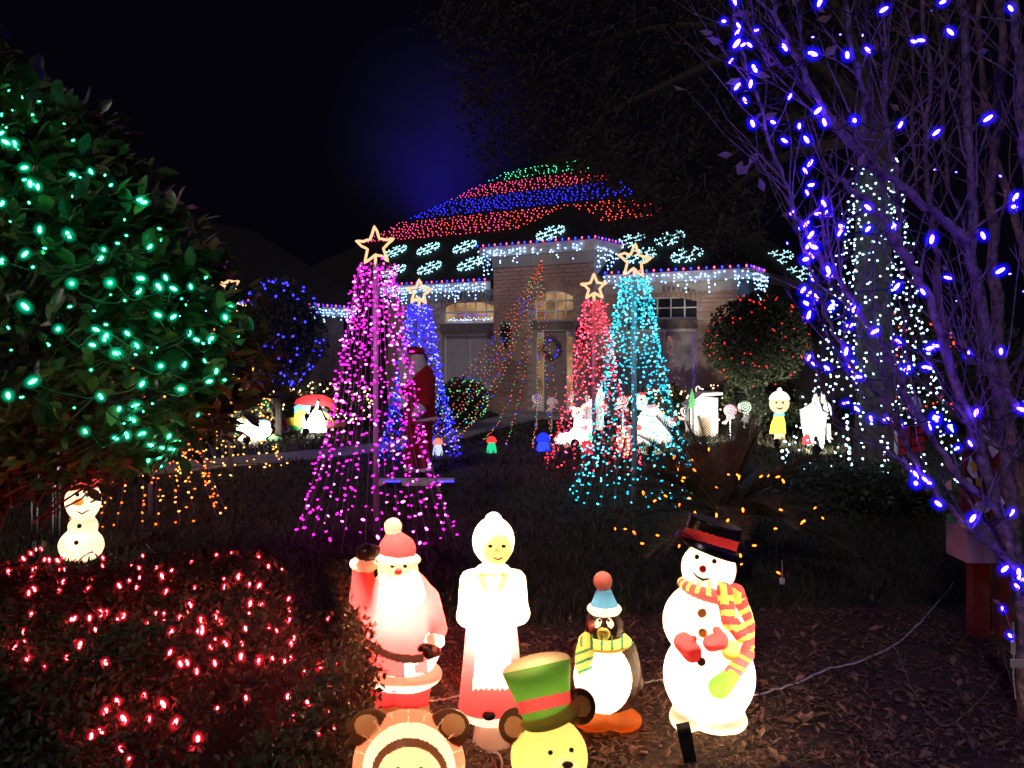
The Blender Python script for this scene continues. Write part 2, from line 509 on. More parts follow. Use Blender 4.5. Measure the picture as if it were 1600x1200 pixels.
def figure(name, label, cat, bx, by, prims, paints, mats, vox=2.2, extra=None, Y=None, group=None, rot=0.0):
    """moulded figure: primitives in photo pixels around (bx, by) at the depth where row by meets the ground"""
    Yb = Y or gy(by)
    s = Yb / F
    def comp_p(p):                       # pixel spec at depth d -> same spec in the figure's base plane
        p = list(p)
        def mv(ix, iy, idp, rs):
            k = 1 + p[idp] / F
            p[ix] = 800 + (p[ix] - 800) * k; p[iy] = HZ + (p[iy] - HZ) * k
            for q in rs: p[q] *= k
        if p[0] == 'e': mv(2, 3, 4, (5, 6, 7))
        elif p[0] == 'c': mv(2, 3, 4, (5,)); mv(6, 7, 8, (9,))
        else: mv(2, 3, 8, (4,)); mv(5, 6, 8, (7,))
        return tuple(p)
    prims = [comp_p(p) for p in prims]
    root = thing(name, label, cat, ((bx - 800) / F * Yb, Yb, 0.0), group)
    lo = [1e9] * 3; hi = [-1e9] * 3
    for p in prims:
        if p[0] == 'e':
            r = max(p[5], p[6]); b = [(p[2] - r, p[2] + r), (p[4] - p[7], p[4] + p[7]), (p[3] - r, p[3] + r)]
        elif p[0] == 'c':
            b = [(min(p[2] - p[5], p[6] - p[9]), max(p[2] + p[5], p[6] + p[9])),
                 (min(p[4] - p[5], p[8] - p[9]), max(p[4] + p[5], p[8] + p[9])),
                 (min(p[3] - p[5], p[7] - p[9]), max(p[3] + p[5], p[7] + p[9]))]
        else:
            r = max(p[4], p[7]); b = [(min(p[2], p[5]) - r, max(p[2], p[5]) + r), (p[8] - r * p[9], p[8] + r * p[9]), (min(p[3], p[6]) - r, max(p[3], p[6]) + r)]
        for i in range(3):
            lo[i] = min(lo[i], b[i][0]); hi[i] = max(hi[i], b[i][1])
    lo = [a - 3 * vox for a in lo]; hi = [a + 3 * vox for a in hi]
    hi[2] = min(hi[2], by + 3 * vox)
    ax = [np.arange(lo[i], hi[i] + vox, vox, dtype=np.float32) for i in range(3)]
    X, Yd, Z = np.meshgrid(*ax, indexing='ij')
    D = None
    for p in prims:
        d = sdf_prim(p, X, Yd, Z)
        k = p[-1] if isinstance(p[-1], tuple) else (4.0,)
        k = k[0]
        if D is None: D = d
        else:
            hh = np.clip(0.5 + 0.5 * (D - d) / k, 0, 1)
            D = D * (1 - hh) + d * hh - k * hh * (1 - hh)
    D = np.maximum(D, Z - by)                       # flat underside on the ground
    V, Q = surfnet(D, np.array(lo), vox)
    C = V[Q].mean(1)
    labs = []; dist = []
    for p in prims:
        labs.append(p[1]); dist.append(sdf_prim(p, C[:, 0], C[:, 1], C[:, 2]))
    best = np.argmin(np.array(dist), 0)
    names = list(mats.keys())
    face_lab = np.array([names.index(l) for l in labs])[best]
    # normals
    n4 = np.cross(V[Q[:, 2]] - V[Q[:, 0]], V[Q[:, 3]] - V[Q[:, 1]])
    VN = np.zeros_like(V)
    for i in range(4): np.add.at(VN, Q[:, i], n4)
    VN /= np.linalg.norm(VN, axis=1)[:, None] + 1e-9
    kk_ = 1 + C[:, 1] / F
    for lab, fn in paints:
        msk = fn(800 + (C[:, 0] - 800) / kk_, HZ + (C[:, 2] - HZ) / kk_, C[:, 1])
        face_lab = np.where(msk, names.index(lab), face_lab)
    W = np.stack([(V[:, 0] - bx) * s, V[:, 1] * s, (by - V[:, 2]) * s], 1)
    WN = np.stack([VN[:, 0], VN[:, 1], -VN[:, 2]], 1)
    if rot:
        a = math.radians(rot); ca, sa = math.cos(a), math.sin(a)
        W = np.stack([W[:, 0] * ca - W[:, 1] * sa, W[:, 0] * sa + W[:, 1] * ca, W[:, 2]], 1)
        WN = np.stack([WN[:, 0] * ca - WN[:, 1] * sa, WN[:, 0] * sa + WN[:, 1] * ca, WN[:, 2]], 1)
    made = {}
    for li, ln in enumerate(names):
        fs = Q[face_lab == li]
        if len(fs) == 0: continue
        comp = np.arange(len(V))                    # connected pieces become parts of their own
        while True:
            m4 = comp[fs].min(1); c2 = comp.copy()
            np.minimum.at(c2, fs.ravel(), np.repeat(m4, 4)); c2 = c2[c2]
            if (c2 == comp).all(): break
            comp = c2
        fc = comp[fs[:, 0]]; ids, cn = np.unique(fc, return_counts=True)
        big = ids[cn >= 5]; fc = np.where(np.isin(fc, big), fc, -1)
        for pid in big:
            f1 = fs[fc == pid]
            used, inv = np.unique(f1, return_inverse=True)
            fl = inv.reshape(-1, 4)[:, ::-1]        # z was flipped
            nm, mt = mats[ln][0], mats[ln][1]
            me = mesh_from(nm, W[used].tolist(), fl.tolist(), [mt], None, True)
            me.normals_split_custom_set_from_vertices(WN[used].tolist())
            o = bpy.data.objects.new(nm, me); link(o); o.parent = root
            ORIG[o.name] = origin(root)
            made[ln] = o
    root['_s'] = s; root['_bx'] = bx; root['_by'] = by
    return root, made


def fpos(root, px, py, d):
    s = root['_s']; k = 1 + d / F
    px = 800 + (px - 800) * k; py = HZ + (py - HZ) * k
    return origin(root) + Vector(((px - root['_bx']) * s, d * s, (root['_by'] - py) * s))


def fdot(root, name, px, py, d, r, m, sq=(1, 0.5, 1), rot=0):
    s = root['_s']; mb = MB()
    mb.ell(fpos(root, px, py, d), (r * s * sq[0], r * s * sq[1], r * s * sq[2]), 12, 8, Matrix.Rotation(math.radians(rot), 3, 'Y'))
    return part(name, mb, m, root, True)


# ------------------------------------------------------------------ ground
HD = 260
mb = MB(); mb.quadsheet([(-HD, -HD, 0), (HD, -HD, 0), (HD, HD, 0), (-HD, HD, 0)])
struct('lawn', mb, M['lawn'])


def sheet(name, px, z, m):
    mb = MB(); pts = [G(*p) for p in px]
    mb.quadsheet([(p.x, p.y, z) for p in pts][::-1])
    # orient upward
    a, b, c = [Vector(p) for p in mb.v[:3]]
    if (b - a).cross(c - a).z < 0: mb.f[0] = tuple(reversed(mb.f[0]))
    return struct(name, mb, m)


MULCH = [(-60, 1010), (300, 985), (560, 965), (760, 985), (900, 975), (1030, 960), (1250, 950), (1500, 945), (1800, 930), (2600, 1300), (2400, 2600), (-900, 2600), (-1000, 1300)]
sheet('mulch_bed', MULCH, 0.004, M['mulch'])
PATH1 = [(-200, 752), (130, 735), (330, 717), (500, 703), (690, 680), (690, 697), (500, 717), (330, 734), (130, 755), (-200, 778)]
PATH2 = [(690.5, 680), (760, 655), (830, 640), (915, 636), (915, 652), (830, 658), (760, 675), (690.5, 697)]
sheet('footpath', PATH1, 0.008, M['concrete'])
sheet('front_walk', PATH2, 0.0085, M['concrete'])


def inpoly(x, y, poly):
    c = False; j = len(poly) - 1
    for i in range(len(poly)):
        if ((poly[i][1] > y) != (poly[j][1] > y)) and (x < (poly[j][0] - poly[i][0]) * (y - poly[i][1]) / (poly[j][1] - poly[i][1]) + poly[i][0]):
            c = not c
        j = i
    return c


# grass blades, one mass
rng = np.random.default_rng(5)
def grass(n, ylo, yhi, hmin, hmax):
    y = rng.uniform(ylo, yhi, n); x = rng.uniform(-250, 1850, n)
    keep = np.array([not (inpoly(a, b, MULCH) or inpoly(a, b, PATH1) or inpoly(a, b, PATH2)) for a, b in zip(x, y)])
    x, y = x[keep], y[keep]
    Y = CAMH * F / (y - HZ); X = (x - 800) / F * Y
    a = rng.uniform(0, 2 * np.pi, len(x)); h = rng.uniform(hmin, hmax, len(x)); w = 0.0022 * Y * 0.6
    lean = rng.uniform(0.1, 0.9, len(x)); b = rng.uniform(0, 2 * np.pi, len(x))
    z0 = np.zeros_like(X)
    p0 = np.stack([X - np.cos(a) * w, Y - np.sin(a) * w, z0], 1)
    p1 = np.stack([X + np.cos(a) * w, Y + np.sin(a) * w, z0], 1)
    p2 = np.stack([X + np.cos(b) * lean * h, Y + np.sin(b) * lean * h, h], 1)
    return np.stack([p0, p1, p2], 1).reshape(-1, 3)

gv = np.concatenate([grass(42000, 720, 1010, 0.03, 0.075), grass(16000, 640, 725, 0.04, 0.09)])
me = mesh_from('grass', gv.tolist(), np.arange(len(gv)).reshape(-1, 3).tolist(), [M['grass']])
go = bpy.data.objects.new('grass', me); link(go); go['kind'] = 'stuff'; tag(go, 'short dark lawn grass between the light trees', 'grass')

# bark chips and fallen leaves on the bed
mb = MB()
def flake_quad(c, L, w, tilt):
    a = R.uniform(0, 6.283); d = Vector((math.cos(a), math.sin(a), R.uniform(-tilt, tilt))); e = Vector((-math.sin(a), math.cos(a), R.uniform(-tilt, tilt)))
    n = Vector((0, 0, 1))
    return [c - d * L, c - e * w + n * R.uniform(0, 0.4) * w, c + d * L, c + e * w + n * R.uniform(0, .4) * w]
for i in range(26000):
    y = 955 + 300 * R.random() ** 1.3; x = R.uniform(380, 1750)
    if not inpoly(x, y, MULCH): continue
    c = G(x, y); c.z = 0.008 + R.random() * 0.014
    if math.sin(c.x * 7.3 + 2 * math.sin(c.y * 5)) * math.sin(c.y * 8.1 + c.x * 3) < R.uniform(-1.0, 0.15): continue
    mb.add(flake_quad(c, R.choice((0.6, 1, 1, 1.7)) * R.uniform(0.007, 0.022), R.uniform(0.002, 0.008), 0.6), [(0, 1, 2, 3)])
o = part('bark_mulch', mb, M['chip'], kind='stuff'); tag(o, 'loose brown bark mulch around the glowing figures', 'mulch')
mb = MB()
for i in range(420):
    y = 985 + 240 * R.random() ** 1.2; x = R.uniform(700, 1750)
    c = G(x, y); c.z = 0.02
    L = R.uniform(0.018, 0.04)
    q = flake_quad(c, L, L * 0.45, 0.5)
    mid = (q[1] + q[3]) / 2 - Vector((0, 0, L * 0.25))
    mb.add([q[0], q[1], q[2], q[3], mid], [(0, 1, 4), (1, 2, 4), (2, 3, 4), (3, 0, 4)])
o = part('leaf_litter', mb, M['deadleaf'], kind='stuff'); tag(o, 'dry fallen leaves scattered over the mulch bed', 'fallen leaves')

# ------------------------------------------------------------------ the house
HU, HV, HO = Vector((-0.838, 0.545, 0)), Vector((0.545, 0.838, 0)), Vector((4.46, 15.0, 0))
def H(u, v, z): return HO + HU * u + HV * v + Vector((0, 0, z))
HROT = Matrix((HU, HV, Vector((0, 0, 1)))).transposed()
house = thing('brick_house', 'single storey tan brick house with steep dark hipped roof and lit eaves', 'house', HO)


def hbox(mb, u0, u1, v0, v1, z0, z1):
    return mb.box(H((u0 + u1) / 2, (v0 + v1) / 2, (z0 + z1) / 2), (u1 - u0, v1 - v0, z1 - z0), M4=HROT)


OV = 0.32      # overhang: eave line at v=0, wall at v=OV
WV = 0.32
EV = -0.10     # entry wall
OPEN = [      # (wall, u0, u1, z0, z1)
    ('m', 6.02, 7.55, 0.55, 1.80), ('m', 6.02, 7.55, 2.06, 2.58),
    ('m', 1.15, 2.62, 0.55, 1.86), ('m', 1.15, 2.62, 2.08, 2.53),
    ('e', 3.72, 4.72, 0.0, 1.84), ('e', 3.72, 4.72, 2.06, 2.72)]
# wall backing with openings left out: built as strips
def wall_strips(mb, wall, u0, u1, z1, v0, v1):
    ops = [o for o in OPEN if o[0] == wall and o[1] >= u0 and o[2] <= u1]
    us = sorted({u0, u1, *[o[1] for o in ops], *[o[2] for o in ops]})
    zs = sorted({0, z1, *[o[3] for o in ops], *[o[4] for o in ops]})
    for a, b in zip(us, us[1:]):
        for c, d in zip(zs, zs[1:]):
            um, zm = (a + b) / 2, (c + d) / 2
            if any(o[1] < um < o[2] and o[3] < zm < o[4] for o in ops): continue
            hbox(mb, a, b, v0, v1, c, d)
mb = MB()
wall_strips(mb, 'm', 0.32, 3.20, 2.98, WV, WV + 0.15)
wall_strips(mb, 'm', 5.75, 9.3, 2.98, WV, WV + 0.15)
wall_strips(mb, 'e', 3.20, 5.75, 3.62, EV, EV + 0.15)
hbox(mb, 3.20, 3.35, EV + 0.15, 1.2, 0, 3.62); hbox(mb, 5.60, 5.75, EV + 0.15, 1.2, 0, 3.62)
hbox(mb, 0.32, 0.47, WV + 0.15, 13.6, 0, 2.98)
hbox(mb, 9.15, 9.3, WV + 0.15, 6, 0, 2.98)
hwall = part('wall', mb, M['mortar'], house)
# bricks: real pieces; the 300 that show largest (entry wall) singly, the rest joined
bl, bh = 0.235, 0.075
bricks = []
for wall, u0, u1, z1, v in (('e', 3.20, 5.75, 3.60, EV), ('m', 0.32, 3.19, 2.96, WV), ('m', 5.76, 9.3, 2.96, WV)):
    r = 0; z = 0.04
    while z + bh < z1:
        u = u0 + (0 if r % 2 else -bl / 2)
        while u < u1:
            a, b = max(u, u0) + 0.006, min(u + bl, u1) - 0.006
            ok = b - a > 0.05
            for o in OPEN:
                if o[0] == wall and a < o[2] and b > o[1] and z < o[4] + 0.05 and z + bh > o[3] - 0.05: ok = False
            if ok: bricks.append((wall, (a + b) / 2, z + bh / 2, b - a, v))
            u += bl
        z += bh + 0.012; r += 1
full = [b for b in bricks if b[0] == 'e' and abs(b[3] - (bl - 0.012)) < 1e-4]
full.sort(key=lambda b: -b[2])
single = full[:290]; sset = set(map(id, single))
mbb = MB(); mbb.box((0, 0, 0), (bl - 0.012, 0.02, bh))
bm_ = mesh_from('brick', mbb.v, mbb.f, [M['brick']])
hq = HROT.to_quaternion()
for b in single:
    inst('brick', bm_, hwall, H(b[1], b[4] - 0.004 - R.random() * 0.004, b[2]), hq)
mb = MB()
for b in bricks:
    if id(b) in sset: continue
    dv = R.random() * 0.004
    hbox(mb, b[1] - b[3] / 2, b[1] + b[3] / 2, b[4] - 0.014 - dv, b[4] + 0.006, b[2] - bh / 2, b[2] + bh / 2)
part('bricks', mb, M['brick'], hwall, kind='stuff')

# arch brick voussoirs, lintels, windows
def arch_z(u, u0, u1, z1, rise):
    t = (u - (u0 + u1) / 2) / ((u1 - u0) / 2)
    return z1 - rise * t * t
def window(u0, u1, z0, z1, v, panes_u, panes_z, glass, arch=0.0, pane_glass=None, deep=0.1):
    mb = MB()
    fv0, fv1 = v + deep, v + deep + 0.05
    t = 0.035
    hbox(mb, u0, u0 + t, fv0, fv1, z0, z1); hbox(mb, u1 - t, u1, fv0, fv1, z0, z1)
    hbox(mb, u0 + t, u1 - t, fv0, fv1, z0, z0 + t); hbox(mb, u0 + t, u1 - t, fv0, fv1, z1 - t, z1)
    fr = part('window', mb, M['white'], house)
    for i in range(1, panes_u):
        u = u0 + (u1 - u0) * i / panes_u
        m2 = MB(); hbox(m2, u - 0.012, u + 0.012, fv0 + 0.008, fv1 - 0.008, z0 + t, z1 - t); part('muntin', m2, M['white'], fr)
    for j in range(1, panes_z):
        z = z0 + (z1 - z0) * j / panes_z
        m2 = MB(); hbox(m2, u0 + t, u1 - t, fv0 + 0.012, fv1 - 0.012, z - 0.012, z + 0.012); part('muntin', m2, M['white'], fr)
    for i in range(panes_u):
        for j in range(panes_z):
            a = u0 + (u1 - u0) * i / panes_u; b = u0 + (u1 - u0) * (i + 1) / panes_u
            c = z0 + (z1 - z0) * j / panes_z; d = z0 + (z1 - z0) * (j + 1) / panes_z
            m2 = MB(); hbox(m2, a + 0.02, b - 0.02, fv0 + 0.02, fv0 + 0.028, c + 0.02, d - 0.02)
            g = glass if pane_glass is None else pane_glass(i, j)
            part('pane', m2, g, fr)
    if arch:
        m2 = MB(); n = 14
        pts = []
        for i in range(n + 1):
            u = u0 + (u1 - u0) * i / n
            pts.append(u)
        for a, b in zip(pts, pts[1:]):
            za = arch_z((a + b) / 2, u0, u1, z1, arch)
            hbox(m2, a, b, v - 0.005, v + deep - 0.01, za, z1 + 0.06)
        part('arch', m2, M['brick'], house)
        for i in range(n + 2):
            u = u0 - 0.05 + (u1 - u0 + 0.1) * i / (n + 1)
            za = arch_z(u, u0, u1, z1, arch)
            m2 = MB(); hbox(m2, u - 0.038, u + 0.038, v - 0.03, v - 0.006, za, za + 0.22)
            part('arch_brick', m2, M['brick'], house)
    return fr
litp = lambda i, j: M['lit_room']
window(6.02, 7.55, 2.06, 2.58, WV, 5, 2, M['lit_room'], arch=0.13)
window(6.02, 7.55, 0.55, 1.80, WV, 2, 1, M['curtain'])
window(1.15, 2.62, 2.08, 2.53, WV, 5, 2, M['glass'], arch=0.11)
window(1.15, 2.62, 0.55, 1.86, WV, 2, 1, M['curtain'])
window(3.72, 4.72, 2.06, 2.72, EV, 4, 3, M['lit_dim'], arch=0.14, deep=0.13,
       pane_glass=lambda i, j: M['lit_room'] if (i, j) in ((0, 1), (0, 2), (1, 1), (1, 2), (2, 2), (3, 1)) else M['lit_dim'])
for u0, u1, v in ((6.0, 7.57, WV), (1.13, 2.64, WV)):
    mb = MB(); hbox(mb, u0, u1, v - 0.05, v + 0.08, 1.82 if u0 > 3 else 1.88, 2.04 if u0 > 3 else 2.06); part('lintel', mb, M['lintel'], house)
    mb = MB(); hbox(mb, u0, u1, v - 0.06, v + 0.1, 0.47, 0.545); part('sill', mb, M['trim'], house)
mb = MB(); hbox(mb, 3.70, 4.74, EV - 0.05, EV + 0.13, 1.87, 2.04); part('lintel', mb, M['lintel'], house)
# door with side lights
mb = MB(); hbox(mb, 3.98, 4.50, EV + 0.16, EV + 0.2, 0.05, 1.82); dr = part('door', mb, M['door'], house)
for a, b in ((4.06, 4.22), (4.26, 4.42)):
    for c, d in ((0.15, 0.6), (0.7, 1.2), (1.3, 1.72)):
        mb = MB(); hbox(mb, a, b, EV + 0.145, EV + 0.158, c, d); part('door_panel', mb, M['door'], dr)
mb = MB(); mb.ell(H(4.03, EV + 0.13, 0.95), 0.025, 8, 5); part('handle', mb, M['pole'], dr)
for u0, u1, g in ((3.76, 3.93, 'lit_room'), (4.55, 4.68, 'lit_dim')):
    mb = MB(); hbox(mb, u0 - 0.03, u1 + 0.03, EV + 0.15, EV + 0.19, 0.03, 1.83); sl = part('side_light', mb, M['white'], house)
    mb = MB(); hbox(mb, u0, u1, EV + 0.14, EV + 0.148, 0.25, 1.72); part('pane', mb, M[g], sl)
mb = MB(); hbox(mb, 3.4, 5.1, EV - 0.75, EV - 0.01, 0.012, 0.10); part('door_step', mb, M['concrete'], house)

# fascia and soffit
def fascia(u0, u1, v, z, h=0.2):
    mb = MB(); hbox(mb, u0, u1, v, v + 0.04, z - h, z); part('fascia', mb, M['trim'], house)
fascia(0.0, 3.04, 0.0, 3.0); fascia(5.92, 9.3, 0.0, 3.0)
fascia(3.05, 5.91, -0.42, 3.72, 0.22)
mb = MB(); hbox(mb, 0.0, 3.04, 0.04, WV, 2.80, 2.84); hbox(mb, 5.92, 9.3, 0.04, WV, 2.80, 2.84); hbox(mb, 3.05, 5.91, -0.38, EV, 3.50, 3.54)
part('soffit', mb, M['trim'], house)
mb = MB(); hbox(mb, 0.0, 0.04, 0.04, 14, 2.80, 3.0); hbox(mb, 3.05, 3.09, -0.38, 0.9, 3.50, 3.72); hbox(mb, 5.87, 5.91, -0.38, 0.9, 3.5, 3.72)
part('side_fascia', mb, M['trim'], house)
# frieze band between wall and soffit
mb = MB(); hbox(mb, 0.30, 3.18, WV - 0.03, WV - 0.012, 2.62, 2.80); hbox(mb, 5.78, 9.3, WV - 0.03, WV - 0.012, 2.62, 2.80); hbox(mb, 3.18, 5.77, EV - 0.03, EV - 0.012, 3.28, 3.5)
part('frieze', mb, M['trim'], house)
# main hip roof (pyramid), wing roof, entry roof
SL = 0.7
def zp(v): return 3.0 + SL * v
mb = MB()
A, B, C_, D_ = H(0, 0, 3.004), H(14, 0, 3.004), H(14, 14, 3.004), H(0, 14, 3.004); T = H(7, 7, 3.0 + SL * 7)
mb.add([A, B, C_, D_, T], [(0, 4, 1), (1, 4, 2), (2, 4, 3), (3, 4, 0), (0, 1, 2, 3)])
part('roof', mb, M['roof'], house)
mb = MB()
ez = 3.725; w_ = (5.91 - 3.05) / 2
A, B, C_, D_ = H(3.05, -0.42, ez), H(5.91, -0.42, ez), H(5.91, 4.2, ez), H(3.05, 4.2, ez); T1, T2 = H(4.48, -0.42 + w_, ez + SL * w_), H(4.48, 4.2, ez + SL * w_)
mb.add([A, B, C_, D_, T1, T2], [(0, 4, 1), (1, 4, 5, 2), (0, 3, 5, 4), (0, 1, 2, 3)])
part('roof', mb, M['roof'], house)
# left wing: wall running away from the viewer
wa, wb = Vector((-5.45, 15.3, 0)), Vector((-3.75, 19.0, 0))
wd = (wb - wa).normalized(); wnrm = Vector((wd.y, -wd.x, 0))       # outward, to the right/front
wl_ = (wb - wa).length
WROT = Matrix((wd, -wnrm, Vector((0, 0, 1)))).transposed()
def Wg(s, v, z): return wa + wd * s - wnrm * v + Vector((0, 0, z))
mb = MB()
mb.box(Wg(wl_ / 2 - 1, 0.38, 1.15), (wl_ + 2, 0.15, 2.3), M4=WROT)
part('wing_wall', mb, M['mortar'], house)
mb = MB()
r = 0; z = 0.04
while z + bh < 2.25:
    s0 = -2 + (0 if r % 2 else -bl / 2)
    while s0 < wl_ - bl:
        mb.box(Wg(s0 + bl / 2, 0.30, z + bh / 2), (bl - 0.012, 0.02 + R.random() * 0.006, bh), M4=WROT); s0 += bl
    z += bh + 0.012; r += 1
part('bricks', mb, M['brick'], house, kind='stuff')
mb = MB(); mb.box(Wg(wl_ / 2 - 1, 0.0, 2.3), (wl_ + 2, 0.04, 0.2), M4=WROT); part('fascia', mb, M['trim'], house)
mb = MB(); a, b = Wg(-2.0, -0.02, 2.405), Wg(wl_ + 1, -0.02, 2.405); c, d = Wg(wl_ + 1, 4, 2.405 + 2.2), Wg(-2, 4, 2.405 + 2.2)
c2, d2 = Wg(wl_ + 1, 8, 2.405), Wg(-2, 8, 2.405)
mb.add([a, b, c, d, c2, d2], [(0, 1, 2, 3), (3, 2, 4, 5), (0, 3, 5), (1, 4, 2)])
part('roof', mb, M['roof'], house)
# wall lanterns beside the door
for px, py in ((790, 512), (905, 505)):
    u = 5.35 if px < 800 else 3.45
    c = H(u, EV - 0.12, 1.78)
    t = thing('wall_lantern', 'unlit black coach lantern on the brick wall %s' % ('between the door and the lit window' if px < 800 else 'close beside the door and red light tree'), 'lantern', c, 'wall lanterns by the door')
    mb = MB(); mb.box(c, (0.16, 0.16, 0.24), M4=HROT); part('lantern_body', mb, M['black'], t)
    mb = MB(); mb.tube([c + Vector((0, 0, 0.13)), c + Vector((0, 0, 0.26))], [0.11, 0.01], 8); part('cap', mb, M['black'], t)
    mb = MB(); mb.tube([c + HV * 0.09 + Vector((0, 0, -0.1)), c + HV * 0.02 + Vector((0, 0, -0.32)), c + Vector((0, 0, -0.13))], 0.014, 6); part('bracket', mb, M['black'], t)
# wreath on the door
c = H(4.24, EV - 0.0, 1.45)
t = thing('door_wreath', 'round dark green wreath with small blue lights hung on the front door', 'wreath', c)
mb = MB()
for i in range(420):
    a = R.uniform(0, 6.283); p = c + HU * math.cos(a) * 0.2 + Vector((0, 0, math.sin(a) * 0.2)) + rdir() * 0.05
    d = rdir() * 0.05; e = rdir() * 0.015
    mb.add([p - e, p + d, p + e], [(0, 1, 2)])
part('greenery', mb, M['shrubleaf'], t, kind='stuff')
mb = MB()
for i in range(7):
    a = R.uniform(0, 6.283); mb.octa(c + HU * math.cos(a) * 0.2 - HV * 0.06 + Vector((0, 0, math.sin(a) * 0.2)), (0.02, 0.02))
part('bulbs', mb, E['dimblue'], t, kind='stuff')
mb = MB(); mb.ell(H(3.3, EV - 0.04, 2.35), (0.04, 0.04, 0.05), 8, 5); tag(part('wall_speaker', mb, M['black'], base=H(3.3, EV - 0.04, 2.35)), 'small dark knob fixed to brick wall above the red tree', 'fixture')


# ------------------------------------------------------------------ lights on the house
def ray_plane(px, py, p0, nrm):
    d = Vector(((px - 800) / F, 1, -(py - HZ) / F)); o = Vector((0, 0, CAMH))
    t = (p0 - o).dot(nrm) / d.dot(nrm)
    return o + d * t
front_n = (HV * SL - Vector((0, 0, 1))).normalized() * -1      # outward/up normal
side_n = (HU * SL - Vector((0, 0, 1))).normalized() * -1

def roof_band(v0, v1, u_l, u_r, key, lab, dens):
    p0 = H((u_l + u_r) / 2, v0, zp(v0))
    t = thing('net_light', lab, 'net light', p0, 'bands of lights on the roof')
    mb = MB(); mix = MB(); wb_ = MB()
    sv = 0.125
    rows = int((v1 - v0) / sv)
    for r in range(rows):
        v = v0 + (r + 0.5) * sv
        lo, hi = max(v * 1.15 + 0.1, u_r), min(14 - v * 0.92, u_l)
        u = lo; line = []
        while u < hi:
            ju, jv = u + R.uniform(-0.035, 0.035), v + R.uniform(-0.03, 0.03) + 0.02 * math.sin(u * 9 + r)
            p = H(ju, jv, zp(jv) + 0.03)
            line.append(p)
            if R.random() < dens:
                (mix if key in ('roofred', 'roofpink') and R.random() < max(0, min(.85, ((ju - 5) / 6 if key == 'roofred' else (8 - ju) / 4))) else mb).octa(p, (0.0125, 0.017), rdir())
            u += R.uniform(0.115, 0.18)
        if len(line) > 2: wb_.tube(line[::3], 0.004, 3, cap=False)
    part('wire', wb_, M['wire'], t)
    part('bulbs', mb, E[key], t, kind='stuff')
    if mix.v: part('bulbs', mix, E['roofpink' if key == 'roofred' else 'roofred'], t, kind='stuff')
roof_band(2.05, 3.12, 11.9, 2.6, 'roofred', 'lowest band of red net lights across the dark roof', 0.95)
roof_band(3.14, 4.02, 11.5, 3.4, 'roofblue', 'blue band of net lights on the roof between red and pink', 0.95)
roof_band(4.05, 4.82, 10.9, 4.2, 'roofpink', 'pink red band of net lights high on the roof', 0.9)
roof_band(4.9, 5.6, 10.0, 5.2, 'roofgreen', 'green net lights topmost on the roof under the oak leaves', 0.85)


def eave_string(pts, lab, spacing=0.155):
    t = thing('eave_light_string', lab, 'string light', pts[0], 'red and blue eave lights')
    wb_ = MB(); wb_.tube(pts, 0.006, 4); part('wire', wb_, M['wire'], t)
    ma, mc = MB(), MB(); k = 0; carry = 0
    for a, b in zip(pts, pts[1:]):
        L = (b - a).length; s = carry
        while s < L:
            p = a + (b - a) * (s / L) + Vector((0, 0, 0.012))
            (ma if k % 2 else mc).octa(p, (0.024, 0.03)); k += 1; s += spacing
        carry = s - L
    part('red_bulbs', ma, E['roofpink'], t, kind='stuff'); part('blue_bulbs', mc, E['roofblue'], t, kind='stuff')
eave_string([H(3.0, -0.03, 3.03), H(0.0, -0.03, 3.03), H(-0.03, 0.9, 3.0)], 'red and blue bulbs along the eave of the right wing by the tree')
eave_string([H(9.3, -0.03, 3.03), H(5.95, -0.03, 3.03)], 'red and blue bulbs along the eave over the lit arched window')
eave_string([H(5.95, -0.45, 3.74), H(3.02, -0.45, 3.74), H(3.0, 0.9, 3.74)], 'red and blue bulbs along the raised eave above the front door')
eave_string([Wg(-1.5, -0.05, 2.42), Wg(wl_, -0.05, 2.42)], 'red and blue bulbs along the low eave behind the blue lit bush')


def icicle(a, b, lab, dens=1.0, drop=0.42, seed=1):
    rr = random.Random(seed)
    t = thing('icicle_light', lab, 'icicle lights', a, 'icicle lights under the eaves')
    mb = MB(); wb_ = MB(); wb_.tube([a, b], 0.004, 4)
    L = (b - a).length; s = 0.0
    while s < L:
        p = a + (b - a) * (s / L)
        n = rr.choice((2, 3, 3, 4, 5, 6)); ln = drop * n / 6
        wb_.tube([p, p - Vector((0, 0, ln))], 0.003, 3, cap=False)
        for k in range(n):
            if rr.random() < dens:
                mb.octa(p - Vector((rr.uniform(-.02, .02), rr.uniform(-.02, .02), ln * (k + 0.6) / n + rr.uniform(-.02, .02))), (0.017, 0.024), rdir(rr))
        s += rr.uniform(0.07, 0.125)
    part('wire', wb_, M['white'], t)
    part('bulbs', mb, E['ice'], t, kind='stuff')
icicle(H(3.0, -0.05, 2.98), H(0.0, -0.05, 2.98), 'white icicle lights hanging from the right wing eave', 0.75, 0.42, 1)
icicle(H(-0.05, 0.05, 2.95), H(-0.05, 1.1, 2.95), 'white icicle lights hanging around the right corner of the eave', 0.95, 0.55, 2)
icicle(H(9.2, -0.05, 2.98), H(5.95, -0.05, 2.98), 'white icicle lights hanging above the lit arched window', 0.95, 0.46, 3)
icicle(H(5.75, -0.47, 3.66), H(3.3, -0.47, 3.66), 'white icicle lights hanging from the raised entry eave', 0.6, 0.36, 4)
icicle(H(2.98, -0.4, 3.62), H(2.98, 0.85, 3.5), 'white icicle lights at the side return of the entry eave', 0.95, 0.6, 5)
icicle(H(5.96, -0.40, 3.66), H(5.96, 0.9, 3.3), 'white icicle lights down the left return of the entry roof', 0.95, 0.5, 6)
icicle(Wg(-1.5, -0.07, 2.38), Wg(wl_, -0.07, 2.38), 'white icicle lights along the low eave by the pink tree', 0.9, 0.42, 7)


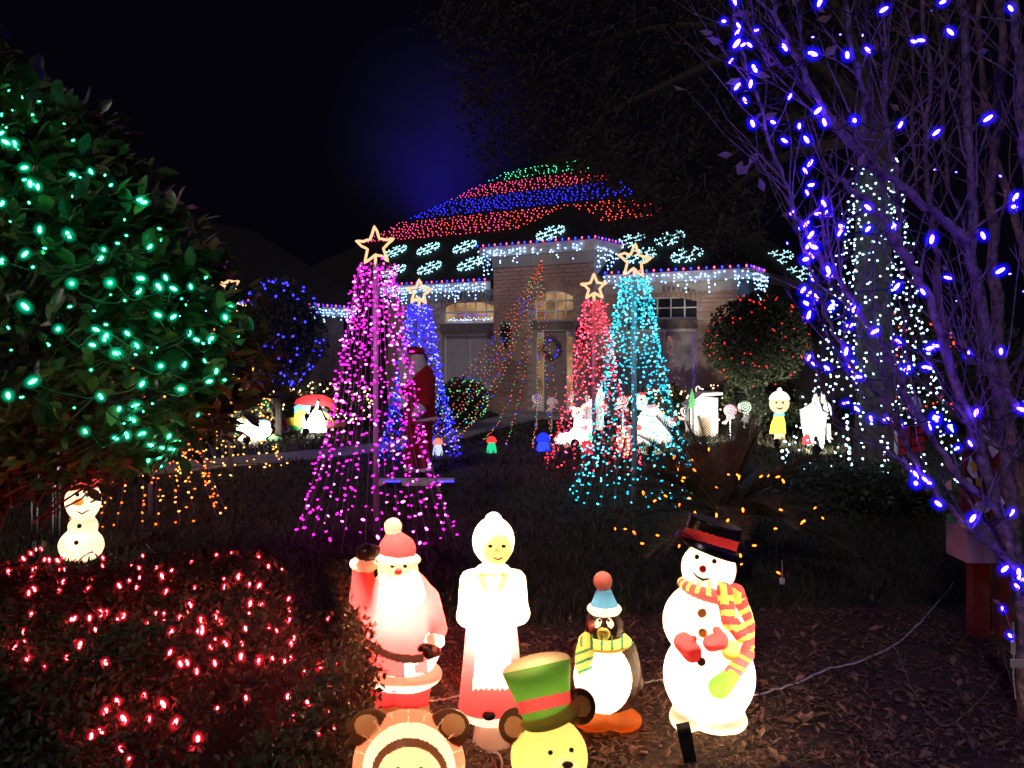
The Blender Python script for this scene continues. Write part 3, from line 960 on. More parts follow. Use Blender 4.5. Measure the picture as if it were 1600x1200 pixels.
def snowflake(px, py, n, p0, lab, r=0.32, side=False):
    c = ray_plane(px, py, p0, n) + n * 0.05
    
    if side: n = front_n
    e1 = HU.copy(); e2 = n.cross(e1).normalized()
    t = thing('snowflake_light', lab, 'light ornament', c, 'white snowflake lights on the roof')
    fr = MB(); mb = MB()
    def at(a, rad): return c + e1 * math.cos(a) * rad + e2 * math.sin(a) * rad
    ring = [at(k * math.pi / 3, r * 0.42) for k in range(6)]
    fr.tube(ring, 0.008, 4, closed=True)
    ph = R.uniform(0, 0.6)
    for k in range(6):
        a = k * math.pi / 3
        tip = at(a, r); fr.tube([at(a, r * 0.42), tip], 0.008, 4)
        for q in range(2):
            mb.octa(ring[k].lerp(ring[(k + 1) % 6], (q + 0.5) / 2), (0.019, 0.024), rdir())
        for q in range(4):
            mb.octa(at(a, r * (0.46 + 0.18 * q)), (0.019, 0.024), rdir())
        for da in (-0.3, 0.3):
            e = at(a + da, r * 0.98); fr.tube([at(a, r * 0.68), e], 0.007, 4)
            mb.octa(e, (0.019, 0.024), rdir()); mb.octa(at(a, r * 0.68).lerp(e, 0.55), (0.016, 0.02), rdir())
    part('frame', fr, M['white'], t)
    part('bulbs', mb, E['flake'], t, kind='stuff')
pm = H(5, 0, 3.004); pe = H(4.48, -0.42, ez)
SF = [(619, 395, 'upper roof row, nearest the pink tree star'), (670, 391, 'upper roof row, second from the pink tree star'), (727, 388, 'upper roof row, beside the entry gable'),
      (617, 426, 'lower roof row, nearest the pink tree star'), (672, 421, 'lower roof row, above the blue tree star'), (735, 415, 'lower roof row, touching the entry icicles'),
      (986, 379, 'directly above the teal tree star'), (1003, 402, 'behind the teal tree star'), (1047, 375, 'highest of the pair right of the teal star'), (1074, 401, 'on the eave right of the teal star')]
for x, y, d in SF:
    snowflake(x, y, front_n, pm, 'white lit snowflake on the roof, ' + d)
snowflake(861, 367, front_n, pe, 'white lit snowflake alone on the small roof above the door')
snowflake(1213, 405, side_n, H(0, 5, 3.004), 'white lit snowflake on the dark side roof, farther from the trunk', 0.38, True)
snowflake(1243, 431, side_n, H(0, 5, 3.004), 'white lit snowflake on the dark side roof, next to the blue bulbs', 0.36, True)

# strings of coloured lights fanned out from above the door
apex = P(846, 408, 15.6)
anch = [(600, 690), (622, 690), (645, 694), (668, 697), (705, 702), (750, 694), (790, 700), (832, 702), (862, 700), (890, 690)]
FL = ['outermost on the far left', 'second from the far left', 'third from the far left', 'fourth from the far left', 'ending by the front walk', 'ending left of the red lamp',
      'ending right of the red lamp', 'ending beside the blue mushroom lamp', 'passing the front door', 'ending behind the red tree']
for k, (ax_, ay_) in enumerate(anch):
    g = G(ax_, ay_)
    t = thing('drape_light_string', 'string of tiny coloured bulbs draped from above the door, ' + FL[k], 'string light', g, 'coloured strings fanned out from the entrance')
    col = {q: MB() for q in ('multired', 'multigreen', 'multiblue', 'multiamber')}
    for dd in ((0, 0.25) if k < 4 else (0,)):
        pts = []
        gg = g + Vector((dd, 0, 0))
        for i in range(33):
            f = i / 32; p = apex.lerp(gg, f); p.z -= 0.75 * math.sin(math.pi * f) * (0.55 + 0.45 * (k % 2)); p.z = max(p.z, 0.02)
            pts.append(p)
        wb_ = MB(); wb_.tube(pts, 0.004, 3, cap=False); part('wire', wb_, M['wire'], t)
        L = sum((b - a).length for a, b in zip(pts, pts[1:])); s = 0.0
        while s < L:
            f = s / L * 32; i = min(int(f), 31); p = pts[i].lerp(pts[i + 1], f - i) + rdir() * 0.015
            b = s % 0.95
            q = 'multired' if b < 0.42 else ('multigreen' if b < 0.55 else ('multiamber' if b < 0.72 else ('multired' if b < 0.8 else 'multiblue')))
            if R.random() < 0.25: q = 'multiamber'
            col[q].octa(p, (0.0105, 0.014), rdir())
            s += 0.095 + R.uniform(-.03, .03)
    for q, m_ in col.items():
        if m_.v: part('bulbs', m_, E[q], t, kind='stuff')


# ------------------------------------------------------------------ light trees on poles
def star(t, c, r, tube_r):
    o_ = []; tilt = R.uniform(-.12, .12)
    for k in range(10):
        a = math.pi / 2 + k * math.pi / 5 + tilt + R.uniform(-.05, .05)
        rr_ = r if k % 2 == 0 else r * 0.42
        o_.append(c + Vector((math.cos(a) * rr_, 0, math.sin(a) * rr_)))
    # two bottom points curl as loose rope
    sm = []
    for i in range(10):
        a, b = o_[i], o_[(i + 1) % 10]
        sm += [a, a.lerp(b, 0.15), a.lerp(b, 0.5) + Vector((0, 0, R.uniform(-.10, .10) * r)), a.lerp(b, 0.85)]
    mb = MB(); mb.tube(sm, tube_r, 6, closed=True)
    part('star', mb, E['rope'], t, True)
    mb = MB(); mb.tube([c + Vector((0, 0.01, -r * 0.42)), c + Vector((0, 0.01, -r * 1.05))], tube_r * 1.1, 6); part('star_mount', mb, E['rope'], t)


BULB = {}
def bulb_mesh(key, r, L):
    k = (key, round(r, 4), round(L, 4))
    if k not in BULB:
        mb = MB(); mb.ell((0, 0, 0), (r, r, L), 6, 4)
        BULB[k] = mesh_from('bulb', mb.v, mb.f, [E[key]], None, True)
    return BULB[k]


def light_tree(lab, cx, base_y, top_y, star_y, bot_px, top_px, key, n_str, spacing_px, bulb_px, single=0, star_r=28, pole_px=3.6, keymix=None, polecol=None, half=None, jit=0.35):
    Y = gy(base_y); s = Y / F
    base = Vector(((cx - 800) * s, Y, 0))
    t = thing('light_tree', lab, 'light tree', base, 'cone light trees on the lawn')
    ztop = CAMH - (top_y - HZ) * s
    zs = CAMH - (star_y - HZ) * s
    mb = MB(); mb.tube([base, base + Vector((0, 0, zs - star_r * s * 0.9))], pole_px * s, 10); part('pole', mb, polecol or M['pole'], t, True)
    star(t, base + Vector((0, -0.02, zs)), star_r * s, 2.2 * s)
    mb = MB(); ring = [base + Vector((math.cos(a) * bot_px * s, math.sin(a) * bot_px * s, 0.01)) for a in [k * 2 * math.pi / 40 for k in range(40)]]
    mb.tube(ring, 0.006, 4, closed=True); part('ground_ring', mb, M['wire'], t)
    wires = MB(); allb = []
    for k in range(n_str):
        a = 2 * math.pi * (k + R.uniform(-.25, .25)) / n_str
        p0 = base + Vector((math.cos(a) * top_px * s, math.sin(a) * top_px * s, ztop))
        rr_ = bot_px * s * R.uniform(0.93, 1.04)
        p1 = base + Vector((math.cos(a) * rr_, math.sin(a) * rr_, 0.02))
        pts = []
        for i in range(13):
            f = i / 12; p = p0.lerp(p1, f); rad = Vector((p.x - base.x, p.y - base.y, 0)); p -= rad * 0.14 * math.sin(math.pi * f)
            pts.append(p)
        wires.tube(pts, 0.0022, 3, cap=False)
        L = sum((b - a_).length for a_, b in zip(pts, pts[1:])); q = R.uniform(0, spacing_px * s)
        while q < L:
            f = q / L * 12; i = min(int(f), 11); p = pts[i].lerp(pts[i + 1], f - i)
            q += spacing_px * s * R.uniform(0.6, 1.5) * (0.75 + 0.6 * q / L)
            if R.random() < 0.12: continue
            d = Vector((R.uniform(-1, 1), R.uniform(-1, 1), R.uniform(-0.5, 0.5)))
            p += d.normalized() * bulb_px * s * R.uniform(0.2, 3.4) * jit * 2
            allb.append((p, d))
    part('wires', wires, M['treewire'], t, kind='stuff')
    allb.sort(key=lambda b: b[0].y)
    me_ = bulb_mesh(key, bulb_px * s * 0.36, bulb_px * s * 0.66)
    me2 = bulb_mesh(key + '_hot', bulb_px * s * 0.36, bulb_px * s * 0.66)
    for p, d in allb[:single]:
        inst('bulb', me2 if R.random() < 0.25 else me_, t, p, qdir(d), R.uniform(0.65, 1.2))
    rest = {}
    for p, d in allb[single:]:
        kk = key if R.random() < 0.74 else key + '_hot'
        rest.setdefault(kk, MB()).octa(p, (bulb_px * s * 0.40 * R.uniform(.75, 1.2), bulb_px * s * 0.62), d)
    for kk, m_ in rest.items(): part('bulbs', m_, E[kk], t, kind='stuff')
    return t

light_tree('tall pink light tree with warm star, nearest on the lawn', 587, 836, 412, 385, 126, 25, 'pink', 28, 12, 4.5, single=295, star_r=31, pole_px=4.2)
light_tree('teal light tree with star and blue lit pole, behind the palm', 991, 778, 432, 408, 102, 18, 'teal', 28, 8, 3.9, single=0, star_r=27, pole_px=4.0)
light_tree('red light tree with small star in front of the front door', 928, 728, 470, 449, 78, 13, 'redb', 26, 8, 3.3, star_r=21, pole_px=3.2)
light_tree('deep blue light tree with small star beside the standing bearded figure', 655, 712, 475, 457, 68, 14, 'blueb', 36, 7, 3.0, star_r=20, pole_px=3.0)
light_tree('orange light tree half hidden under the green lit tree', 235, 806, 470, 440, 112, 20, 'orange', 24, 11, 4.2, star_r=22, pole_px=3.6)
light_tree('yellow light tree with star poking out beside the green lit tree', 360, 738, 470, 446, 84, 16, 'yellow', 22, 10, 3.6, star_r=15, pole_px=3.4)


# ------------------------------------------------------------------ foliage helpers
def leaf_quads(c, d, up, L, w, fold=0.25):
    """folded leaf of 4 triangles' worth: base, two sides, tip, mid rib"""
    d = d.normalized(); sd = d.cross(up)
    if sd.length < 1e-3: sd = d.orthogonal()
    sd.normalize(); n = sd.cross(d)
    return [c, c + d * L * 0.45 + sd * w + n * fold * w, c + d * L - n * 0.12 * L, c + d * L * 0.45 - sd * w + n * fold * w, c + d * L * 0.5 - n * fold * w * 0.3], [(0, 1, 4), (1, 2, 4), (2, 3, 4), (3, 0, 4)]


def leaf_round(c, d, up, L, w, fold=0.22):
    d = d.normalized(); sd = d.cross(up)
    if sd.length < 1e-3: sd = d.orthogonal()
    sd.normalize(); n = sd.cross(d)
    q = lambda f, g: c + d * L * f + sd * w * g + n * (abs(g) * fold * w - 0.16 * L * f * f)
    return [c, q(.25, .7), q(.55, 1), q(.82, .62), q(1, 0), q(.82, -.62), q(.55, -1), q(.25, -.7), q(.5, 0)], [(0, 1, 8), (1, 2, 8), (2, 3, 8), (3, 4, 8), (4, 5, 8), (5, 6, 8), (6, 7, 8), (7, 0, 8)]


def leaf_proto(name, m, L, w):
    v, f = leaf_quads(Vector((0, 0, 0)), Vector((0, 0, 1)), Vector((0, 1, 0)), L, w)
    return mesh_from(name, v, f, [m])


def leafquat(d, up):
    d = d.normalized(); x = d.cross(up)
    if x.length < 1e-3: x = d.orthogonal()
    x.normalize()
    m3 = Matrix((x, d.cross(x) * 1.0, d)).transposed()
    return m3.to_quaternion()


# ------------------------------------------------------------------ broadleaf tree with green bulbs (left)
TY = 3.5
tb = Vector(((-70 - 800) / F * TY, TY, 0))
tree = thing('broadleaf_tree', 'dense broad leaved evergreen tree lit green, leaning into the picture edge', 'tree', tb)
prof = [(50, 20), (95, 62), (150, 130), (200, 222), (300, 305), (420, 398), (500, 445), (560, 470), (620, 455), (680, 385), (720, 300), (750, 170), (775, 60)]
def crown_r(ypx):
    for (a, ra), (b, rb) in zip(prof, prof[1:]):
        if a <= ypx <= b: return (ra + (rb - ra) * (ypx - a) / (b - a))
    return 0
sT = TY / F
def tz(ypx): return CAMH - (ypx - HZ) * sT
mb = MB()
mb.tube([tb, tb + Vector((0.02, 0, 0.7)), tb + Vector((0.05, 0.05, 1.6)), tb + Vector((0, 0, 2.35))], [0.085, 0.07, 0.05, 0.015], 9)
part('trunk', mb, M['twigbark'], tree, True)
tips = []
for k in range(330):
    ypx = R.uniform(60, 765); rad = crown_r(ypx) * sT
    if rad < 0.02: continue
    a = R.uniform(-math.pi, 0.35) if R.random() < 0.8 else R.uniform(0, math.pi)
    f = R.uniform(0.62, 1.0) ** 0.5 if R.random() < 0.8 else R.uniform(0.3, 0.8)
    tips.append((Vector((tb.x + math.cos(a) * rad * f, tb.y + math.sin(a) * rad * f * 0.85, tz(ypx))), f))
for k in range(190):                            # silhouette sprays on the visible edge
    ypx = R.uniform(90, 745) if R.random() < .7 else R.uniform(400, 680); rad = crown_r(ypx) * sT
    a = R.uniform(-0.7, 0.25)
    tips.append((Vector((tb.x + math.cos(a) * rad * R.uniform(.9, 1.0), tb.y + math.sin(a) * rad * .85, tz(ypx))), 1))
limbs = 0; tw = MB()
for i, (p, f) in enumerate(tips):
    h0 = max(0.5, min(2.3, p.z - R.uniform(0.15, 0.5)))
    st = tb + Vector((0.03, 0.02, h0)); mid = st.lerp(p, 0.55) + rdir() * 0.06 - Vector((0, 0, 0.04))
    if i % 9 == 0 and limbs < 36:
        m_ = MB(); m_.tube([st, mid, p], [0.017, 0.011, 0.004], 6); part('branch', m_, M['twigbark'], tree, True); limbs += 1
    else:
        tw.tube([mid, mid.lerp(p, 0.5) + rdir() * 0.03, p], [0.005, 0.004, 0.002], 4, cap=False)
part('twigs', tw, M['twigbark'], tree, kind='stuff')
leaves = []
for p, f in tips:
    out = Vector((p.x - tb.x, p.y - tb.y, 0.35 * (p.z - 1.2))).normalized()
    for q in range(R.randint(7, 11)):
        d = (out * R.uniform(0.2, 1.0) + rdir() * 0.9 + Vector((0, 0, 0.25))).normalized()
        leaves.append((p + rdir() * 0.075, d, (Vector((0, 0, 1)) + rdir() * 0.7).normalized(), R.uniform(0.06, 0.115)))
leaves.sort(key=lambda l: l[0].y)
v, f = leaf_round(Vector((0, 0, 0)), Vector((0, 0, 1)), Vector((0, 1, 0)), 1.0, 0.24); lm = mesh_from('leaf', v, f, [M['holly']], None, True)
for c, d, up, L in leaves[:300]:
    inst('leaf', lm, tree, c, leafquat(d, up), L)
mb = MB()
for c, d, up, L in leaves[300:]:
    v, f = leaf_round(c, d, up, L, L * 0.24); mb.add(v, f)
part('leaves', mb, M['holly'], tree, True, kind='stuff')
# dense inner leaves so that the crown does not read hollow
mb = MB()
for k in range(9500):
    ypx = R.uniform(60, 765); rad = crown_r(ypx) * sT * R.uniform(0.3, 0.93); a = R.uniform(-math.pi, 0.6)
    c = Vector((tb.x + math.cos(a) * rad, tb.y + math.sin(a) * rad * 0.85, tz(ypx)))
    L = R.uniform(0.05, 0.09); v, f = leaf_quads(c, rdir(), rdir(), L, L * 0.25); mb.add(v, f)
part('inner_leaves', mb, M['holly'], tree, kind='stuff')


CORE = (0.0055, 0.0125)
def led(halo_key, core_key, r, L):
    """glowing LED: bright core inside an added glow halo that imitates bloom"""
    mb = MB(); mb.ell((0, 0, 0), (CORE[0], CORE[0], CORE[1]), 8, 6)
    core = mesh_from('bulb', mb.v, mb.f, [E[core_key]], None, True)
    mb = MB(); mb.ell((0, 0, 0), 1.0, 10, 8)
    cap = mesh_from('cap', mb.v, mb.f, [E[halo_key]], None, True)  # added glow volume imitating bloom, no solid bulb part
    return core, cap, (r, r, L)  # cap holds the added glow halo mesh


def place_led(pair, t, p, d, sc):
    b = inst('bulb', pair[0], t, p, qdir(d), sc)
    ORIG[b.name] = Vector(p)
    c = bpy.data.objects.new('cap', pair[1]); link(c); c.parent = b; c.scale = pair[2]  # added glow halo round the bulb
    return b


def wire_through(t, pts, m, sag=0.05, r=0.003, maxd=0.9):
    mb = MB()
    for a, b in zip(pts, pts[1:]):
        if (b - a).length > maxd: continue
        q = [a.lerp(b, i / 6) - Vector((0, 0, sag * math.sin(math.pi * i / 6))) + rdir() * 0.008 for i in range(7)]
        mb.tube(q, r, 4, cap=False)
    if mb.v: part('wire', mb, m, t, kind='stuff')


GREEN = [(2, 208), (9, 222), (23, 225), (38, 262), (114, 273), (142, 268), (47, 287), (59, 292), (225, 316), (218, 312), (3, 318), (62, 359), (107, 367), (39, 397), (3, 408), (162, 390), (157, 404), (234, 386), (112, 443), (172, 442),
         (220, 435), (217, 455), (259, 434), (271, 451), (298, 448), (248, 448), (39, 479), (91, 514), (150, 515), (165, 527), (199, 521), (213, 540), (182, 552), (247, 492), (271, 495), (307, 531), (330, 529), (251, 572), (288, 570), (222, 600),
         (157, 620), (13, 618), (186, 639), (211, 635), (207, 656), (327, 596), (283, 608), (133, 674), (198, 680), (222, 678), (236, 696), (253, 700), (269, 702), (232, 719), (248, 715), (256, 716), (250, 728), (264, 682), (275, 691), (181, 685),
         (296, 521), (338, 580), (145, 539), (51, 596), (360, 480), (352, 496)]
gs = thing('string_light', 'string of faceted green bulbs wound through the broad leaved tree', 'string light', tb + Vector((0.6, -0.6, 1.2)))
pair = led('halo_green', 'core_green', 0.024, 0.031)
gp = []
for x, y in GREEN:
    rad = crown_r(y) * sT; xx = (x + 70) * sT
    q = max(0.0, rad * rad - xx * xx) ** 0.5 * 0.85
    Y = TY - q * 0.97 - 0.06
    p = P(x, y, Y); gp.append(p)
    place_led(pair, gs, p, rdir(), R.uniform(0.8, 1.15))
for k in range(60):
    y = R.uniform(120, 720); x = R.uniform(0, crown_r(y) - 75) if crown_r(y) > 80 else 5
    rad = crown_r(y) * sT; xx = (x + 70) * sT; q = max(0.0, rad * rad - xx * xx) ** 0.5 * 0.85
    place_led(pair, gs, P(x, y, TY - q * R.uniform(0.75, 0.97) - .03), rdir(), R.uniform(0.3, 0.6))
wire_through(gs, sorted(gp, key=lambda p: -p.z), M['wire'], maxd=0.35)

# ------------------------------------------------------------------ low hedge with red bulbs (front left)
def hedge_h(x, y):
    """height of the clipped top; 0 outside"""
    ex = max(0.0, (-0.62 - x)); nearr = max(0, 3.3 - y) * 0.0
    edge_r = -0.63 - 0.30 * max(0, y - 3.2) ** 1.2 - 0.12 * max(0, 2.7 - y)
    d1 = edge_r - x; d2 = 4.35 - y - 0.12 * abs(x + 2.2); d3 = y - 1.6; d4 = x + 4.6
    d = min(d1, d2, d3, d4)
    if d <= 0: return 0.0
    h = 0.50 + 0.035 * math.sin(x * 5.1 + y * 2.3) + 0.03 * math.sin(y * 6.3 - x * 2)
    return h * min(1.0, (d / 0.32)) ** 0.45
hb = Vector((-1.9, 3.0, 0))
hedge = thing('hedge', 'low clipped hedge dotted with red bulbs beside the waving figure', 'hedge', hb)
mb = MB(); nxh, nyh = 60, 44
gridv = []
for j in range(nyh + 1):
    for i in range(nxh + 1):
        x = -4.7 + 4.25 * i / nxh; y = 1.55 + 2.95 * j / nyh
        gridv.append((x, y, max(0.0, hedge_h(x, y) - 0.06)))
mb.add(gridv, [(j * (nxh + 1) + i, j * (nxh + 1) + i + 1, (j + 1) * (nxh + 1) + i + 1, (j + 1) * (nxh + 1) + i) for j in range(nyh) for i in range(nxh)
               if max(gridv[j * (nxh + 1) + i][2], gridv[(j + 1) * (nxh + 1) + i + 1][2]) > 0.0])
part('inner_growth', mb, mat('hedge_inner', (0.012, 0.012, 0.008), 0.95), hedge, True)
lv = []
for k in range(30000):
    x = R.uniform(-3.6, -0.5); y = R.uniform(1.7, 4.4)
    h = hedge_h(x, y)
    if h <= 0: continue
    z = h - abs(R.gauss(0, 0.035)) + 0.02
    if h < 0.42 or R.random() < 0.15: z = R.uniform(0.03, h)
    lv.append((Vector((x, y, z)), R.uniform(0.022, 0.042)))
for k in range(6500):                          # the side facing the figures
    y = R.uniform(1.9, 4.2); er = -0.63 - 0.30 * max(0, y - 3.2) ** 1.2 - 0.12 * max(0, 2.7 - y)
    z = R.uniform(0.02, 0.5); bulge = 0.07 * math.sin(z / 0.5 * math.pi)
    lv.append((Vector((er + bulge + R.gauss(-0.02, 0.03), y, z)), R.uniform(0.022, 0.042)))
for k in range(800):                           # sprigs that stick out
    x = R.uniform(-3.4, -0.6); y = R.uniform(1.9, 4.3); h = hedge_h(x, y)
    if h > 0.2: 
        for q in range(5): lv.append((Vector((x, y, h + R.uniform(-0.01, 0.05))) + rdir() * 0.02, R.uniform(0.02, 0.035)))
lv.sort(key=lambda l: (l[0] - Vector((-0.6, 2.8, 0.5))).length)
hm = leaf_proto('leaf', M['hedge'], 1.0, 0.27)
for c, L in lv[:300]:
    d = (rdir() + Vector((0.2, -0.2, 0.6))).normalized(); inst('leaf', hm, hedge, c, leafquat(d, rdir()), L)
mb = MB()
for c, L in lv[300:]:
    d = (rdir() + Vector((0.1, -0.2, 0.6))).normalized(); v, f = leaf_quads(c, d, rdir(), L, L * 0.27); mb.add(v, f)
part('leaves', mb, M['hedge'], hedge, kind='stuff')
REDZ = [(150, 62), (127, 77), (98, 100), (265, 90), (205, 106), (393, 72), (430, 98), (427, 130), (140, 150), (35, 157), (270, 145), (252, 150), (545, 133), (580, 140), (595, 88), (652, 138), (675, 175), (715, 152), (797, 115), (903, 88),
        (142, 230), (368, 228), (378, 190), (497, 215), (568, 222), (690, 240), (933, 185), (1040, 208), (1080, 215), (1203, 270), (130, 335), (100, 410), (490, 358), (515, 343), (685, 367), (782, 325), (750, 350), (840, 362), (843, 390), (898, 347),
        (908, 320), (1038, 335), (1023, 397), (1008, 460), (1152, 405), (1203, 360), (1367, 350), (878, 475), (895, 445), (1225, 435), (1213, 460), (1210, 520), (1135, 522), (1080, 530), (1400, 545), (1270, 580), (780, 540), (752, 545), (820, 577),
        (1335, 555), (1378, 635), (1470, 635), (1497, 490), (1495, 415), (600, 680), (488, 705), (440, 745), (515, 777), (620, 780), (680, 715), (730, 795), (905, 735), (1025, 687), (1200, 680), (1283, 708), (1365, 740), (1222, 770), (1327, 832),
        (1388, 815), (380, 850), (420, 830), (825, 860), (537, 950), (505, 905), (263, 198), (240, 108), (185, 104)]
rs = thing('string_light', 'net of red bulbs spread over the low clipped hedge', 'string light', hb + Vector((0, 0, 0.5)))
CORE = (0.0052, 0.012)
pair = led('halo_red', 'core_red', 0.020, 0.028)
rp_ = []
for a, b in REDZ + [(R.uniform(0, 1350), R.uniform(60, 560)) for _ in range(46)]:
    x, y = a / 2.667, 840 + b / 2.667
    Y = 2.0
    while Y < 4.6:
        p = P(x, y, Y)
        if hedge_h(p.x, p.y) >= p.z: break
        Y += 0.01
    if Y >= 4.55: Y = 4.0
    p = P(x, y, Y - 0.02) + Vector((0, 0, 0.015)); rp_.append(p)
    place_led(pair, rs, p, Vector((R.uniform(-.6, .6), R.uniform(-.5, .2), 1)), R.uniform(0.65, 1.2))
wire_through(rs, sorted(rp_, key=lambda p: (round(p.y * 3), p.x)), M['wire'], sag=-0.005, maxd=0.5)

# ------------------------------------------------------------------ bare multi-stem tree with blue bulbs (right)
BY = 3.35
mt = thing('bare_tree', 'bare multi stemmed tree with pale bark wound with blue bulbs', 'tree', P(1612, 1132, BY))
LIMBS = [
    [(1612, 1140, 0, 30), (1606, 1000, 0, 27), (1592, 890, 0, 24), (1560, 800, .02, 19), (1530, 705, .02, 16), (1497, 610, .02, 15), (1470, 520, .03, 14), (1438, 440, .05, 13), (1405, 380, .05, 12), (1362, 322, .08, 10), (1322, 290, .1, 8), (1290, 262, .1, 6)],
    [(1594, 880, .1, 18), (1575, 740, .12, 17), (1553, 600, .12, 16), (1535, 500, .12, 15), (1522, 430, .1, 15), (1503, 372, .08, 14), (1460, 332, .05, 13), (1395, 280, .03, 12), (1340, 240, .0, 11), (1290, 175, -.03, 10), (1255, 108, -.05, 9), (1218, 40, -.08, 7), (1200, -30, -.1, 6)],
    [(1522, 430, .1, 13), (1516, 300, .15, 13), (1512, 160, .2, 13), (1506, 0, .25, 12), (1500, -80, .3, 10)],
    [(1600, 800, .3, 17), (1574, 640, .3, 16), (1553, 420, .3, 15), (1552, 260, .3, 14), (1565, 120, .3, 13), (1560, -40, .3, 11)],
    [(1622, 480, -.05, 18), (1612, 320, -.05, 17), (1598, 180, -.05, 15), (1588, 60, -.05, 13), (1582, -50, -.05, 11)],
    [(1560, 800, -.05, 12), (1500, 742, -.08, 10), (1440, 660, -.1, 9), (1380, 545, -.1, 9), (1322, 452, -.08, 9), (1288, 415, -.05, 8), (1252, 352, 0, 6), (1225, 282, .02, 5), (1190, 182, .03, 5), (1162, 92, .05, 4), (1142, -10, .05, 3.5)],
    [(1592, 890, -.12, 12), (1500, 812, -.15, 9), (1440, 735, -.2, 8), (1395, 650, -.2, 7), (1330, 570, -.2, 6), (1290, 490, -.2, 5), (1262, 400, -.2, 4), (1232, 330, -.2, 3)],
    [(1340, 240, .0, 8), (1352, 150, .05, 8), (1330, 70, .05, 7), (1318, -30, .05, 6)],
    [(1405, 380, .05, 8), (1400, 280, .15, 8), (1382, 180, .15, 7), (1388, 90, .15, 6), (1370, -30, .15, 5)],
    [(1470, 520, .2, 9), (1462, 400, .25, 8), (1448, 240, .25, 7), (1452, 120, .25, 7), (1440, -30, .25, 6)],
    [(1600, 650, -.1, 9), (1560, 592, -.1, 7), (1512, 560, -.1, 5), (1490, 540, -.1, 3)],
    [(1290, 175, 0, 6), (1240, 112, .05, 5), (1205, 98, .05, 5), (1188, 70, .05, 4), (1175, 0, .05, 3)],
    [(1430, 735, -.15, 4), (1370, 700, -.2, 3.5), (1310, 668, -.25, 3), (1290, 640, -.25, 2.2), (1270, 560, -.25, 2)],
    [(1600, 720, .1, 11), (1570, 700, .1, 10), (1545, 690, .1, 9), (1500, 655, .1, 7)],
    [(1620, 700, .45, 12), (1600, 400, .45, 11), (1540, 200, .5, 9), (1530, 0, .5, 8)],
    [(1480, 300, .5, 6), (1475, 150, .5, 6), (1480, -20, .5, 5)], [(1430, 300, .6, 5), (1425, 100, .6, 5), (1412, -20, .6, 4)],
]
def smooth_poly(pts, n=5):
    out = []
    for i in range(len(pts) - 1):
        p0 = pts[max(i - 1, 0)]; p1 = pts[i]; p2 = pts[i + 1]; p3 = pts[min(i + 2, len(pts) - 1)]
        for k in range(n):
            t = k / n
            out.append(tuple(0.5 * ((2 * b) + (-a + c) * t + (2 * a - 5 * b + 4 * c - d) * t * t + (-a + 3 * b - 3 * c + d) * t ** 3) for a, b, c, d in zip(p0, p1, p2, p3)))
    out.append(tuple(pts[-1]))
    return out
limb_pts = []
for li, lb in enumerate(LIMBS):
    sp = smooth_poly(lb, 5)
    pts = []; rr_ = []
    for x, y, dy, r in sp:
        Y = BY + dy
        pts.append(P(x, y, Y) + rdir() * 0.011); rr_.append(max(0.003, r * 0.54 * Y / F) * R.uniform(0.82, 1.16))
    m_ = MB(); m_.tube(pts, rr_, 10)
    part('trunk' if li == 0 else 'branch', m_, M['bark'], mt, True)
    limb_pts += [(p, r) for p, r in zip(pts, rr_)]
tw = MB(); tw_tips = []
for k in range(330):
    p, r = R.choice(limb_pts)
    if p.z < 1.2 and R.random() < 0.55: continue
    d = Vector((R.uniform(-0.75, 0.45), R.uniform(-0.4, 0.5), R.uniform(0.35, 1.0))).normalized()
    L = R.uniform(0.2, 0.75); q = [p]; 
    for i in range(5):
        d = (d + rdir() * 0.22 + Vector((0, 0, 0.07))).normalized(); q.append(q[-1] + d * L / 5)
    r0 = min(r * 0.6, R.uniform(0.003, 0.007))
    tw.tube(q, [r0, r0 * .85, r0 * .7, r0 * .55, r0 * .4, r0 * .25], 5, cap=False)
    tw_tips.append((q[-1], d))
    for z_ in range(R.randint(0, 3)):
        b = q[R.randint(1, 4)]; d2 = (d + rdir() * 0.9).normalized(); qq = [b, b + d2 * L * 0.2, b + (d2 + Vector((0, 0, .3))).normalized() * L * 0.4]
        tw.tube(qq, [r0 * .45, r0 * .35, r0 * .2], 4, cap=False); tw_tips.append((qq[-1], d2))
part('twigs', tw, M['bark'], mt, True, kind='stuff')
ml = leaf_proto('leaf', M['myrtleleaf'], 1.0, 0.27)
R.shuffle(tw_tips)
for p, d in tw_tips[:70]:
    inst('leaf', ml, mt, p, leafquat((d + rdir() * 0.7 - Vector((0, 0, .3))).normalized(), rdir()), R.uniform(0.03, 0.065))
for x, y in [(1115, 50), (1130, 65), (1158, 122), (1204, 120), (1145, 240), (1160, 250), (1172, 258), (1185, 238), (1195, 300), (1290, 20), (1300, 25), (1215, 175), (1240, 10), (1328, 210), (1180, 20), (1308, 70)]:
    inst('leaf', ml, mt, P(x, y, BY + R.uniform(-.1, .1)), leafquat(Vector((R.uniform(-1, .4), 0, R.uniform(-.8, .8))), Vector((0, -1, .3))), R.uniform(0.05, 0.085))

